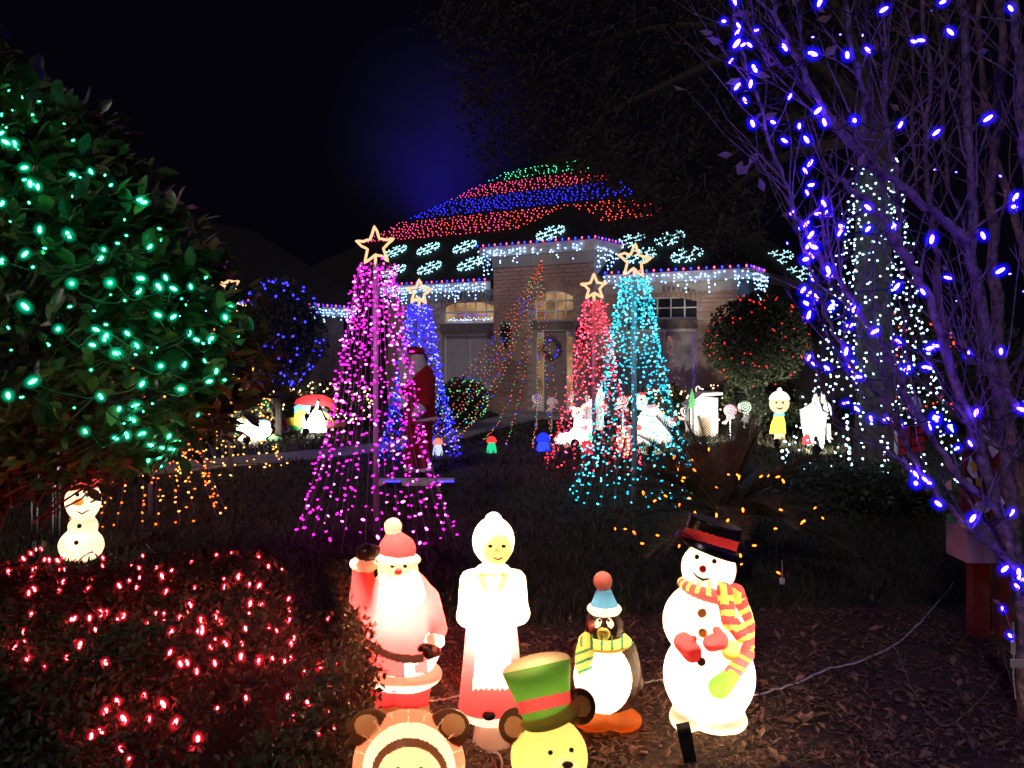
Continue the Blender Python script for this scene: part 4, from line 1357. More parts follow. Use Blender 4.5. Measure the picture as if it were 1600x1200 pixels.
BLUE = [(1131, 33), (1154, 40), (1153, 50), (1182, 47), (1151, 68), (1161, 70), (1171, 70), (1143, 95), (1179, 107), (1226, 74), (1270, 84), (1324, 86), (1152, 135), (1173, 131), (1164, 157), (1234, 151), (1278, 173), (1288, 191), (1335, 188), (1176, 193), (1208, 191), (1249, 197),
        (1226, 220), (1260, 218), (1148, 2), (1281, 3), (1381, 15), (1356, 78), (1428, 65), (1439, 63), (1485, 50), (1473, 3), (1579, 13), (1407, 195), (1463, 207), (1544, 185), (1266, 255), (1258, 267), (1268, 289), (1261, 301), (1287, 318), (1291, 332), (1278, 334),
        (1237, 333), (1260, 350), (1247, 357), (1267, 367), (1272, 386), (1263, 384), (1268, 399), (1259, 405), (1294, 422), (1296, 431), (1271, 437), (1264, 459), (1276, 464), (1260, 474), (1264, 492), (1299, 479), (1335, 483), (1356, 324), (1396, 354), (1314, 356), (1312, 364),
        (1356, 358), (1255, 453), (1587, 308), (1585, 323), (1536, 368), (1456, 374), (1481, 434), (1442, 456), (1563, 423), (1401, 448), (1404, 534), (1453, 544), (1462, 540), (1512, 554), (1564, 549), (1417, 576), (1447, 574), (1525, 645), (1452, 667), (1462, 654), (1485, 669), (1497, 700),
        (1516, 693), (1431, 742), (1445, 749), (1452, 755), (1431, 755), (1597, 640), (1407, 663), (1386, 655), (1321, 629), (1339, 639), (1361, 654), (1292, 575), (1272, 569), (1264, 559), (1322, 549), (1329, 569), (1342, 589), (1327, 509), (1367, 518),
        (1466, 787), (1520, 810), (1581, 801), (1570, 889), (1592, 895), (1596, 905), (1589, 916), (1567, 952), (1578, 993)]
BLUE_S = [(1457, 16), (1538, 82), (1461, 265), (1494, 269), (1563, 275), (1495, 470), (1578, 428), (1270, 58), (1313, 54), (1348, 55), (1461, 420), (1600, 455), (1395, 300), (1230, 380)]
bs = thing('string_light', 'string of faceted blue bulbs wound through the bare tree', 'string light', P(1500, 700, BY))
CORE = (0.0072, 0.0185)
pair = led('halo_blue', 'core_blue', 0.036, 0.045)
bp_ = []
for x, y in BLUE:
    Y = BY + R.uniform(-0.32, -0.02); p = P(x, y, Y); bp_.append(p)
    place_led(pair, bs, p, Vector((R.uniform(-1, 1), R.uniform(-.6, .6), R.uniform(-1, 1.2))), R.uniform(0.7, 1.08))
for x, y in BLUE_S:
    p = P(x, y, BY + R.uniform(0.35, .8)); place_led(pair, bs, p, rdir(), 0.35)
wire_through(bs, sorted(bp_, key=lambda p: p.z), M['black'], sag=0.03, maxd=0.32)
mb = MB(); c = P(1583, 1012, 3.1); mb.box(c, (0.012, 0.012, 0.05)); mb.box(c + Vector((0.02, 0, -0.06)), (0.06, 0.006, 0.03)); mb.tube([c + Vector((0, 0, .1)), c + Vector((.005, 0, 0)), c + Vector((0, 0, -.1)), c + Vector((.01, 0, -.2))], 0.003, 5)
part('plug', mb, M['cordwhite'], bs)

# ------------------------------------------------------------------ oak with white lights
OY = 9.6
ob = P(1366, 0, OY); ob.z = 0
oak = thing('oak_tree', 'large dark oak with wide spreading crown over the house roof', 'tree', ob)
mb = MB()
tp = [(0, 0.34), (0.25, 0.25), (1.2, 0.21), (2.4, 0.2), (3.6, 0.21), (4.2, 0.19)]
mb.tube([ob + Vector((0.03 * math.sin(z * 2), 0, z)) for z, r in tp], [r for z, r in tp], 16)
part('trunk', mb, M['oakbark'], oak, True)
OL = [[(1366, 200), (1300, 120), (1200, 60), (1080, 40), (960, 60), (860, 110), (780, 170)], [(1366, 210), (1280, 190), (1180, 190), (1090, 230), (1030, 290)], [(1366, 180), (1330, 60), (1250, -60), (1100, -140), (900, -160)],
      [(1366, 190), (1420, 60), (1500, -60)], [(1366, 215), (1240, 240), (1150, 290), (1110, 340)], [(1200, 60), (1050, 130), (930, 190), (870, 240)]]
for lb in OL:
    sp = smooth_poly(lb, 4); n = len(sp)
    pts = [P(x, y, OY + 2.6 * i / n) for i, (x, y) in enumerate(sp)]
    m_ = MB(); m_.tube(pts, [0.085 * (1 - 0.85 * i / n) for i in range(n)], 8); part('limb', m_, M['darkbark'], oak, True)
crown_poly = [(690, -120), (660, 40), (720, 130), (735, 215), (760, 262), (830, 268), (880, 255), (930, 262), (950, 300), (985, 318), (1005, 352), (1060, 362), (1085, 395), (1130, 372), (1175, 335), (1210, 260), (1330, 200), (1480, 60), (1560, -120)]
mb = MB(); cl = [(R.gauss(980, 55), R.gauss(275, 40)) for _ in range(42)] + [(R.uniform(740, 1010), R.gauss(246, 14)) for _ in range(14)] + [(R.uniform(1000, 1190), R.uniform(260, 385)) for _ in range(70)]
while len(cl) < 860:
    x = R.uniform(660, 1560); y = R.uniform(-120, 400)
    if inpoly(x, y, crown_poly):
        if y > 230 and R.random() < 0.35: continue
        cl.append((x, y))
tw = MB()
for x, y in cl:
    c = P(x, y, R.uniform(10.2, 13.2))
    a = c + Vector((R.uniform(-.1, .4), R.uniform(-.3, .3), R.uniform(0.1, .5)))
    tw.tube([a, a.lerp(c, .5) + rdir() * .05, c], [0.012, 0.008, 0.004], 4, cap=False)
    for q in range(R.randint(20, 34)):
        p = c + rdir() * R.uniform(0.02, 0.36); L = R.uniform(0.06, 0.11)
        v, f = leaf_quads(p, (rdir() - Vector((0, 0, .4))).normalized(), rdir(), L, L * 0.24); mb.add(v, f)
part('leaves', mb, M['oakleaf'], oak, kind='stuff'); part('twigs', tw, M['oakbark'], oak, kind='stuff')

wt = thing('light_strands', 'cool white light strands wrapped round the oak trunk and staked out as a tent', 'string light', ob)
wires = MB(); bw = MB()
rr = random.Random(8)
for k in range(23):
    a = 2 * math.pi * k / 23 + rr.uniform(-.08, .08)
    top = ob + Vector((math.cos(a) * 0.24, math.sin(a) * 0.24, rr.uniform(3.3, 3.75)))
    rad = rr.uniform(0.92, 1.12); bot = ob + Vector((math.cos(a) * rad, math.sin(a) * rad, rr.uniform(0.0, 0.15)))
    pts = []
    for i in range(15):
        f = i / 14; p = top.lerp(bot, f); q = Vector((p.x - ob.x, p.y - ob.y, 0)); p -= q * 0.18 * math.sin(math.pi * f); pts.append(p)
    wires.tube(pts, 0.0022, 3, cap=False)
    s = 0.0; L = 3.75
    while s < L:
        f = s / L * 14; i = min(int(f), 13); p = pts[i].lerp(pts[i + 1], f - i) + rdir(rr) * 0.02
        s += rr.uniform(0.06, 0.17)
        if rr.random() < 0.2: continue
        bw.octa(p + rdir(rr) * rr.uniform(0, .05), (0.013, 0.018), rdir(rr))
for k in range(120):                           # wrapped round the trunk
    a = rr.uniform(0, 6.283); z = rr.uniform(0.6, 3.7)
    bw.octa(ob + Vector((math.cos(a) * 0.235, math.sin(a) * 0.235, z)), (0.013, 0.018), rdir(rr))
for x, y0, y1 in ((1330, 700, 795), (1324, 650, 770), (1380, 690, 782), (1384, 700, 760), (1225, 690, 740)):
    yy = y0
    while yy < y1:
        bw.octa(P(x + rr.uniform(-3, 3), yy, 8.4), (0.018, 0.022), rdir(rr)); yy += rr.uniform(8, 20)
part('wires', wires, M['wire'], wt, kind='stuff'); part('bulbs', bw, E['cool'], wt, kind='stuff')

# ------------------------------------------------------------------ clipped ball trees and shrubs
def ball(name, lab, cat, px, py, rx, ry, Y, leaves_n, leaf_L, m, trunk=True, bulbs=None, bulblab=None, base_pts=None, group=None, seed=3, br=0.016, dome=False):
    rr = random.Random(seed)
    s = Y / F; c = P(px, py, Y); base = Vector((c.x, c.y, 0))
    t = thing(name, lab, cat, base, group)
    if trunk:
        for k in range(3):
            a = rr.uniform(0, 6.28); m_ = MB()
            m_.tube([base + Vector((math.cos(a) * .08, math.sin(a) * .08, 0)), base + Vector((math.cos(a) * .14, math.sin(a) * .14, c.z * 0.4)), c + Vector((math.cos(a) * .3, math.sin(a) * .3, -ry * s * 0.5))], [.045, .035, .02], 7)
            part('trunk', m_, M['darkbark'], t, True)
    mb = MB(); mb.ell(c, (rx * s * 0.8, rx * s * 0.75, ry * s * 0.8), 14, 10); part('inner_growth', mb, mat('inner_' + name, (0.012, 0.014, 0.008), 0.95), t, True)
    mb = MB()
    for i in range(leaves_n):
        d = rdir(rr); 
        lump = 1 + 0.07 * math.sin(d.x * 7 + seed) * math.sin(d.z * 6) + 0.05 * math.sin(d.y * 11 + d.x * 5)
        f = (1 - abs(rr.gauss(0, 0.10))) * lump
        p = c + Vector((d.x * rx * s * f, d.y * rx * s * f, d.z * ry * s * f))
        if p.z < 0.02: continue
        L = rr.uniform(0.7, 1.2) * leaf_L; v, fc = leaf_quads(p, (d * 0.6 + rdir(rr)).normalized(), rdir(rr), L, L * 0.3); mb.add(v, fc)
    part('leaves', mb, m, t, kind='stuff')
    if bulbs:
        st = thing('string_light', bulblab, 'string light', c + Vector((0, -rx * s, 0)))
        groups = {}
        prev = None; wr = MB()
        for key, n in bulbs:
            mm = groups.setdefault(key, MB())
            for i in range(n):
                d = rdir(rr); d.y = -abs(d.y) * rr.uniform(.4, 1) ; d.normalize()
                p = c + Vector((d.x * rx * s, d.y * rx * s, d.z * ry * s)) * 1.01
                if p.z < 0.03: continue
                mm.octa(p, (br, br * 1.25), rdir(rr))
                if prev is not None and (p - prev).length < 0.5: wr.tube([prev, p], 0.003, 3, cap=False)
                prev = p
        if wr.v: part('wire', wr, M['wire'], st, kind='stuff')
        for key, mm in groups.items(): part('bulbs', mm, E[key], st, kind='stuff')
    return t

ball('ball_tree', 'round clipped tree dotted with dim red bulbs at the right house corner', 'tree', 1182, 532, 77, 72, 13.4, 6200, 0.07, M['shrubleaf'], True, [('dimred', 95)], 'dim red bulbs in the round clipped tree by the house', seed=4, br=0.013)
ball('ball_tree', 'round clipped tree outlined with blue bulbs before the low wing', 'tree', 438, 520, 68, 84, 13.2, 4200, 0.07, M['shrubleaf'], True, [('dimblue', 92)], 'blue bulbs over the clipped tree before the low wing', seed=5, br=0.022)
ball('shrub', 'low shrub netted with green bulbs below the arched window', 'shrub', 722, 627, 40, 36, 14.6, 1500, 0.07, M['shrubleaf'], False, [('dimgreen', 75)], 'green bulbs netted over the low shrub below the window', seed=6)
SH = [(448, 630, 30, 26, 'beside the red topped yard cutout'), (500, 622, 34, 26, 'behind the red topped yard cutout'), (552, 628, 34, 30, 'behind the pink tree, by the wing wall'), (1048, 632, 30, 30, 'behind the white kennel, left of it'),
      (1118, 632, 34, 30, 'behind the white kennel, by the house corner'), (1010, 634, 30, 26, 'behind the teal tree under the window')]
for k, (x, y, rx, ry, d) in enumerate(SH):
    ball('shrub', 'low foundation shrub with warm white bulbs, ' + d, 'shrub', x, y, rx, ry, 14.8, 900, 0.07, M['shrubleaf'], False, [('warm', 34)], 'warm white bulbs over the foundation shrub ' + d, group='foundation shrubs with warm lights', seed=20 + k, br=0.019)
ball('shrub', 'low rounded shrub with yellow and green bulbs left of the white lamb cutout', 'shrub', 385, 645, 44, 36, 13.4, 1200, 0.07, M['shrubleaf'], False, [('yellow', 32), ('dimgreen', 26)], 'yellow and green bulbs on the shrub behind the lamb cutout', seed=30, br=0.02)
ball('shrub', 'tall dark shrub with scattered red bulbs behind the white strands', 'shrub', 1425, 560, 60, 80, 12.6, 2200, 0.08, M['shrubleaf'], False, [('multired', 46)], 'small red bulbs in the shrub behind the white strands', seed=31, br=0.02)
ball('shrub', 'dark hedge mass behind the bare tree with few red bulbs', 'shrub', 1555, 590, 100, 75, 13.5, 2600, 0.09, M['shrubleaf'], False, [('multired', 10), ('dimblue', 8)], 'sparse red and blue bulbs in the far dark hedge', seed=32, br=0.02)
ball('shrub', 'dark plain shrub under the round red lit tree', 'shrub', 1190, 628, 62, 44, 13.8, 1800, 0.07, M['shrubleaf'], False, seed=34)
ball('shrub', 'low dark shrub under the oak strands right of the palm', 'shrub', 1335, 770, 130, 45, 8.0, 3600, 0.06, M['shrubleaf'], False, seed=33)

# ------------------------------------------------------------------ sago palm
SY = 5.5
sb = P(1128, 0, SY); sb.z = 0
palm = thing('sago_palm', 'low sago palm with arching feathery fronds behind the snowman', 'palm', sb)
mb = MB(); mb.tube([sb, sb + Vector((0, 0, .2)), sb + Vector((0, 0, .42))], [.17, .2, .12], 12); part('trunk', mb, M['oakbark'], palm, True)
hd = sb + Vector((0, 0, 0.42))
rr = random.Random(3)
fr_pts = []
for k in range(46):
    a = 2 * math.pi * k * 0.382 + rr.uniform(-.2, .2); el = rr.uniform(0.05, 1.25); L = rr.uniform(0.75, 1.0)
    d = Vector((math.cos(a) * math.cos(el), math.sin(a) * math.cos(el) * 0.9, math.sin(el)))
    pts = []
    for i in range(12):
        f = i / 11; p = hd + d * L * f - Vector((0, 0, 0.42 * L * f * f * math.cos(el)))
        pts.append(p)
    m_ = MB(); m_.tube(pts, [0.010 * (1 - .8 * i / 11) for i in range(12)], 4)
    nl = 34
    for i in range(nl):
        f = 0.16 + 0.84 * i / nl; q = f * 11; j = min(int(q), 10); p = pts[j].lerp(pts[j + 1], q - j); tng = (pts[j + 1] - pts[j]).normalized()
        sd = tng.cross(Vector((0, 0, 1))); 
        if sd.length < 1e-3: sd = Vector((1, 0, 0))
        sd.normalize(); up = sd.cross(tng)
        ll = 0.15 * (math.sin(math.pi * min(1, 0.12 + f * 0.88)) ** 0.6 + 0.12)
        for sg in (-1, 1):
            dd = (sd * sg * 0.85 + tng * 0.55 + up * 0.35).normalized(); w_ = tng * 0.0075
            m_.add([p - w_, p + w_, p + dd * ll], [(0, 1, 2)])
    part('frond', m_, M['palmleaf'], palm)
    fr_pts += pts[5:]
AMB = [(645, 248), (740, 262), (663, 312), (695, 355), (687, 372), (750, 315), (927, 338), (980, 355), (978, 343), (1097, 348), (1135, 345), (1185, 350), (1213, 372), (865, 405), (600, 450), (725, 462), (543, 475), (670, 497), (753, 540), (865, 550), (922, 580), (1003, 523), (1200, 522),
       (1378, 512), (1418, 565), (1320, 582), (1310, 588), (1172, 620), (1062, 708), (337, 622), (390, 622), (437, 642), (558, 655), (478, 697), (670, 710), (990, 760), (995, 805), (1187, 850), (825, 207), (485, 435)]
as_ = thing('string_light', 'string of amber bulbs laid over the sago palm fronds', 'string light', hd)
abm = bulb_mesh('amber', 0.0062, 0.014)
ap = []
for a, b in AMB:
    x, y = 860 + a / 3.333, 640 + b / 3.333
    Y = SY - 0.15 - 0.75 * max(0, min(1, (y - 700) / 160.0)) + R.uniform(-.05, .05)
    p = P(x, y, Y); ap.append(p); inst('bulb', abm, as_, p, qdir(Vector((R.uniform(-1, 1), R.uniform(-.4, .4), R.uniform(-1, 1)))), R.uniform(0.7, 1.15))
wire_through(as_, sorted(ap, key=lambda p: p.x), M['wire'], maxd=0.4)
mb = MB(); c = P(1222, 908, 4.6); mb.box(c, (0.03, 0.004, 0.035)); mb.tube([c + Vector((0, 0, .12)), c], 0.002, 4); part('tag', mb, M['cordwhite'], as_)

# ------------------------------------------------------------------ glowing moulded figures in front
S = {
    'white': shell('lit_white', (0.86, 0.80, 0.70)), 'red': shell('lit_red', (0.70, 0.050, 0.060)), 'cream': shell('lit_cream', (0.86, 0.70, 0.42)),
    'skin': shell('lit_skin', (0.72, 0.40, 0.16)), 'black': shell('lit_black', (0.014, 0.010, 0.010), 0.25, 0.25), 'brownblack': shell('lit_dark_brown', (0.028, 0.012, 0.009), 0.30, 0.25),
    'orange': shell('lit_orange', (0.86, 0.33, 0.07)), 'yellow': shell('lit_yellow', (0.80, 0.68, 0.16)), 'green': shell('lit_green', (0.14, 0.38, 0.05)),
    'dgreen': shell('lit_dark_green', (0.05, 0.24, 0.13)), 'ygreen': shell('lit_olive', (0.42, 0.44, 0.13)), 'blue': shell('lit_blue', (0.06, 0.20, 0.36)),
    'pink': shell('lit_pink', (0.78, 0.35, 0.30)), 'peach': shell('lit_peach', (0.80, 0.30, 0.20)), 'coral': shell('lit_coral', (0.70, 0.085, 0.10)), 'tan': shell('lit_tan', (0.55, 0.33, 0.16)), 'brown': shell('lit_brown', (0.10, 0.042, 0.02)), 'honey': shell('lit_honey', (0.78, 0.58, 0.22)),
}
WARM = (1.0, 0.73, 0.48)
LP = 1.0      # figure lamp power

# --- bearded figure in a red suit, waving
bx, by = 625, 1114
pr = [
    ('e', 'coat', 632, 975, 0, 57, 70, 46, 0), ('e', 'coat', 630, 1012, -4, 58, 48, 50, 0, (14,)),
    ('e', 'coat', 625, 925, 0, 46, 38, 36, 0, (14,)),
    ('e', 'hem', 629, 1052, -2, 62, 22, 50, 2, (3,)),
    ('c', 'trousers', 604, 1060, 0, 32, 600, 1098, 0, 25, (5,)), ('c', 'trousers', 643, 1060, 0, 32, 645, 1098, 0, 25, (5,)),
    ('e', 'boots', 604, 1108, -6, 26, 14, 30, 0, (3,)), ('e', 'boots', 645, 1108, -6, 26, 14, 30, 0, (3,)),
    ('c', 'sleeve', 588, 955, -2, 27, 568, 932, -10, 20, (8,)), ('c', 'sleeve', 568, 935, -10, 21, 567, 892, -12, 16, (5,)),
    ('e', 'cuff', 568, 882, -12, 22, 11, 20, 8, (2,)), ('e', 'mitten', 573, 864, -12, 17, 14, 14, -15, (2,)), ('e', 'mitten', 585, 862, -14, 8, 11, 8, 20, (2,)),
    ('c', 'sleeve', 664, 940, 0, 24, 683, 983, -22, 16, (8,)), ('e', 'cuff', 681, 1000, -34, 15, 10, 16, 25, (2,)), ('e', 'mitten', 674, 1018, -46, 14, 13, 13, 0, (2,)), ('e', 'mitten', 660, 1012, -54, 9, 6, 7, -35, (2,)),
    ('e', 'face', 622, 890, -3, 31, 33, 31, 0, (5,)),
    ('e', 'beard', 627, 930, -14, 36, 44, 32, -4, (6,)), ('e', 'beard', 608, 905, -22, 15, 11, 12, 15, (4,)), ('e', 'beard', 640, 905, -22, 15, 11, 12, -15, (4,)),
    ('e', 'hat', 621, 858, 0, 29, 24, 28, 5, (5,)), ('e', 'hat', 616, 840, 0, 14, 12, 14, 0, (6,)),
    ('e', 'brim', 622, 872, -2, 36, 10, 34, 6, (2,)),
    ('e', 'pompom', 614, 823, 0, 14, 14, 14, 0, (1.5,)), ('e', 'nose', 622, 893, -36, 6, 5, 6, 0, (3,)),
]
belt = lambda x: 1008 + 22 * (1 - ((x - 640) / 62) ** 2)
pa = [
    ('belt', lambda x, y, d: (np.abs(y - belt(x)) < 7) & (d < 40) & (y > 985) & (x < 662)),
    ('coat', lambda x, y, d: (y > belt(x) + 6.5) & (y < 1044 + 3 * (x - 575) / 50) & (x < 632) & (d < 30) & (y > 1000)),
    ('hem', lambda x, y, d: (y > belt(x) + 6.5) & (x >= 632) & (d < 0) & (y < 1072)),
    ('pocket', lambda x, y, d: (x > 648) & (x < 668) & (y > 1036 + (x - 656) * -0.3) & (y < 1052) & (d < -10)),
]
ms = {'coat': ('coat', S['red']), 'hem': ('fur_hem', S['white']), 'trousers': ('trousers', S['red']), 'boots': ('boots', S['cream']), 'sleeve': ('sleeve', S['red']), 'cuff': ('cuff', S['white']), 'mitten': ('mitten', S['brownblack']),
      'face': ('face', S['skin']), 'beard': ('beard', S['white']), 'hat': ('hat', S['red']), 'brim': ('hat_brim', S['white']), 'pompom': ('pompom', S['pink']), 'nose': ('nose', S['coral']), 'belt': ('belt', S['brownblack']), 'pocket': ('mitten_cuff', S['coral'])}
santa, sp_ = figure('bearded_figure', 'glowing plastic bearded figure in red suit and pompom hat with one arm raised', 'light up figure', bx, by, pr, pa, ms, 1.9)
lamp('inner_bulb', 'POINT', santa, fpos(santa, 618, 848, 2), WARM, 0.8 * LP, 0.015)
lamp('inner_bulb', 'POINT', santa, fpos(santa, 614, 823, 0), WARM, 0.10 * LP, 0.008)
lamp('inner_bulb', 'POINT', santa, fpos(santa, 630, 958, 2), WARM, 20 * LP, 0.02)
for ex in (613, 633): fdot(santa, 'eye', ex, 885, -33, 3.2, M['black'], (1, .4, .9))

# --- woman figure with white hair and apron
bx, by = 770, 1163
pr = [
    ('f', 'skirt', 768, 960, 36, 768, 1104, 50, 0, 0.82, (6,)), ('f', 'petticoat', 768, 1100, 44, 768, 1120, 40, 0, 0.8, (3,)),
    ('f', 'base', 769, 1122, 24, 769, 1163, 30, 0, 1.0, (3,)),
    ('e', 'bodice', 770, 935, 0, 42, 52, 32, 0, (10,)), ('e', 'bodice', 770, 905, 0, 40, 20, 26, 0, (10,)),
    ('c', 'sleeve', 736, 908, 0, 18, 731, 962, -6, 16, (6,)), ('c', 'sleeve', 731, 962, -6, 17, 752, 975, -30, 11, (6,)),
    ('c', 'sleeve', 804, 908, 0, 18, 810, 958, -6, 16, (6,)), ('c', 'sleeve', 810, 958, -6, 17, 786, 972, -30, 11, (6,)),
    ('e', 'hand', 769, 972, -38, 14, 9, 8, 0, (3,)),
    ('e', 'hair', 771, 845, 4, 33, 37, 33, 0, (4,)), ('e', 'hair', 771, 811, 2, 13, 11, 13, 0, (4,)),
    ('e', 'face', 777, 858, -20, 22, 24, 16, 0, (3,)), ('e', 'collar', 770, 890, -4, 27, 10, 25, 0, (3,)),
    ('e', 'shoe', 764, 1119, -42, 10, 6, 9, 0, (2,)), ('e', 'nose', 778, 861, -36, 4, 4, 4, 0, (2,)),
]
pa = [
    ('apron', lambda x, y, d: (d < 0) & (np.abs(x - 770) < 17 + np.clip((y - 900) / 12, 0, 15)) & (y > 902) & (y < 1077 + 2.2 * np.sin(x * 0.75)) & (d < -6)),
    ('bib', lambda x, y, d: (d < -8) & (y > 896) & (y < 925) & (np.abs(np.abs(x - 770) - (20 - (y - 896) * .35)) < 5)),
]
ms = {'skirt': ('dress_skirt', S['coral']), 'petticoat': ('petticoat', S['white']), 'base': ('base', S['white']), 'bodice': ('bodice', S['cream']), 'sleeve': ('sleeve', S['cream']), 'hand': ('hand', S['skin']), 'hair': ('hair', S['white']),
      'face': ('face', S['skin']), 'collar': ('collar', S['white']), 'shoe': ('shoe', S['brownblack']), 'nose': ('nose', S['skin']), 'apron': ('apron', S['white']), 'bib': ('dress_front', S['orange'])}
woman, wp = figure('woman_figure', 'glowing plastic old woman figure with white bun and long white apron', 'light up figure', bx, by, pr, pa, ms, 1.9)
lamp('inner_bulb', 'POINT', woman, fpos(woman, 770, 965, 2), WARM, 22 * LP, 0.02)
lamp('inner_bulb', 'POINT', woman, fpos(woman, 771, 838, 6), WARM, 1.5 * LP, 0.02)
for ex in (766, 787): fdot(woman, 'eye', ex, 853.5, -35, 3.2, M['black'], (1.1, .4, .8))
s_ = woman['_s']; mb = MB(); mb.tube([fpos(woman, 771, 871, -35), fpos(woman, 778, 874.5, -36.5), fpos(woman, 785, 871, -34.5)], 1.2 * s_, 5); part('mouth', mb, M['brown'], woman)

# --- penguin figure
bx, by = 948, 1137
pr = [
    ('e', 'body', 950, 1052, 4, 52, 70, 42, 0), ('e', 'belly', 943, 1058, -16, 46, 56, 32, 0, (3,)),
    ('c', 'flipper', 982, 1012, 0, 13, 997, 1068, 0, 9, (4,)), ('c', 'flipper', 997, 1066, 0, 9, 1002, 1084, 2, 5, (3,)), ('c', 'flipper', 909, 1012, 0, 12, 898, 1070, 0, 8, (4,)),
    ('e', 'foot', 930, 1124, -18, 34, 14, 30, 0, (3,)), ('e', 'foot', 973, 1124, -18, 30, 15, 30, 0, (3,)),
    ('e', 'head', 945, 978, 0, 31, 30, 30, 0, (4,)),
    ('e', 'scarf', 945, 1001, -2, 41, 13, 38, 0, (2,)), ('e', 'scarf', 913, 1022, -30, 14, 34, 12, 8, (3,)),
    ('f', 'hat', 944, 922, 10, 944, 946, 20, 0, 1.0, (2,)), ('e', 'brim', 944, 951, 0, 27, 10, 27, 0, (2,)), ('e', 'pompom', 942, 908, 0, 15, 15, 15, 0, (1.5,)),
    ('e', 'beak', 943, 991, -31, 10, 9, 12, 0, (2,)),
]
pa = [
    ('stripe', lambda x, y, d: (np.abs(y - 1003) < 14) & (d < -4) & (np.mod(x - 906, 16.0) < 4.5) & (((x - 945) / 41) ** 2 + ((y - 1001) / 14.0) ** 2 < 1.25) & (y > 992)),
    ('stripe', lambda x, y, d: (((x - 913) / 15) ** 2 + ((y - 1026) / 34.0) ** 2 < 1) & (y > 1012) & (d < -22) & (np.mod(y + 0.4 * x, 15.0) < 5)),
]
def peye(cx, cy_, a):
    a = math.radians(a); ca, sa = math.cos(a), math.sin(a)
    return lambda x, y, d: ((((x - cx) * ca + (y - cy_) * sa) / 5.0) ** 2 + ((-(x - cx) * sa + (y - cy_) * ca) / 8.0) ** 2 < 1) & (d < -8)
pa += [('eyewhite', peye(934.5, 974, 22)), ('eyewhite', peye(953.5, 974, -22))]
ms = {'eyewhite': ('eye', S['white']), 'body': ('body', S['brownblack']), 'belly': ('belly', S['white']), 'flipper': ('flipper', S['brownblack']), 'foot': ('feet', S['orange']), 'head': ('head', S['brownblack']), 'scarf': ('scarf', S['yellow']), 'hat': ('hat', S['blue']),
      'brim': ('hat_brim', S['white']), 'pompom': ('pompom', S['pink']), 'beak': ('beak', S['yellow']), 'stripe': ('scarf_stripes', S['dgreen'])}
peng, pp = figure('penguin_figure', 'glowing plastic penguin figure with blue pompom hat and striped scarf', 'light up figure', bx, by, pr, pa, ms, 1.7)
lamp('inner_bulb', 'POINT', peng, fpos(peng, 945, 1052, 0), WARM, 3.4 * LP, 0.02)
lamp('inner_bulb', 'POINT', peng, fpos(peng, 944, 948, 0), WARM, 0.4 * LP, 0.015)
for ex, rot in ((934.5, 18), (953.5, -18)):
    fdot(peng, 'pupil', ex + (2.5 if ex < 944 else -2.5), 969.5, -29, 2.2, M['black'], (1, .3, 1))

# --- snowman figure
bx, by = 1106, 1141
pr = [
    ('e', 'body', 1106, 970, 0, 70, 62, 56, 0), ('e', 'body', 1108, 1055, 0, 71, 74, 58, 0, (7,)),
    ('e', 'body', 1070, 1121, -6, 24, 20, 30, 0, (8,)), ('e', 'body', 1122, 1124, -8, 45, 18, 36, 0, (8,)), ('e', 'body', 1142, 1118, -6, 20, 22, 30, 0, (8,)),
    ('e', 'head', 1107, 888, 0, 42, 40, 40, 0, (4,)),
    ('f', 'brim', 1104, 856, 51, 1107, 848, 48, 0, 0.92, (2,)), ('f', 'hat', 1107, 855, 40, 1118, 816, 41, 0, 0.92, (3,)),
    ('e', 'scarf', 1108, 922, -2, 50, 15, 48, 14, (2,)),
    ('c', 'scarf', 1132, 922, -44, 12, 1139, 968, -52, 12, (2,)), ('c', 'scarf', 1139, 968, -52, 12, 1158, 992, -44, 12, (2,)), ('c', 'scarf', 1150, 925, -30, 13, 1166, 975, -30, 13, (2,)),
    ('c', 'scarf', 1166, 975, -30, 13, 1166, 1022, -34, 12, (2,)), ('c', 'scarf', 1166, 1022, -34, 12, 1140, 1057, -54, 13, (2,)), ('c', 'fringe', 1142, 1056, -54, 13, 1124, 1074, -58, 17, (1.5,)),
    ('c', 'mitten', 1068, 1004, -46, 15, 1081, 1020, -52, 15, (2,)), ('c', 'mitten', 1084, 998, -54, 5, 1072, 1001, -50, 8, (2,)),
    ('c', 'mitten', 1112, 1005, -56, 13, 1124, 1001, -56, 14, (2,)), ('c', 'mitten', 1120, 985, -56, 6, 1126, 996, -57, 8, (2,)), ('e', 'cuff', 1142, 1016, -52, 14, 16, 12, 10, (2,)),
]
axh = np.array([1118 - 1107, 816 - 855.0]); Lh = np.hypot(*axh); axh /= Lh
th = lambda x, y: ((x - 1107) * axh[0] + (y - 864) * axh[1])
def scarf_stripe(x, y, d):
    ring = (((x - 1108) / 52) ** 2 + ((y - 922 - (x - 1108) * .25) / 17.0) ** 2 < 1.15)
    ang = np.arctan2(x - 1108, -(d) + 8)
    r = ring & (np.mod(ang * 3.4 + 0.3, 1.25) < 0.5)
    t1 = (np.abs(x - 1136) < 15) & (y > 930) & (y < 985) & (np.mod(y - 930, 23.0) < 9) & (d < -35)
    t2 = (x > 1148) & (y > 935) & (y < 1012) & (d < 0) & (np.mod(y + .5 * x - 1510, 22.0) < 8.5)
    return r | t1 | t2
SC = lambda x, y, d: (((x - 1108) / 53) ** 2 + ((y - 922 - (x - 1108) * .25) / 18.0) ** 2 < 1.2)
pa = [
    ('band', lambda x, y, d: (th(x, y) > 14) & (th(x, y) < 29) & (y < 880) & (d < 60) & (np.abs((x - 1112)) < 48)),
]
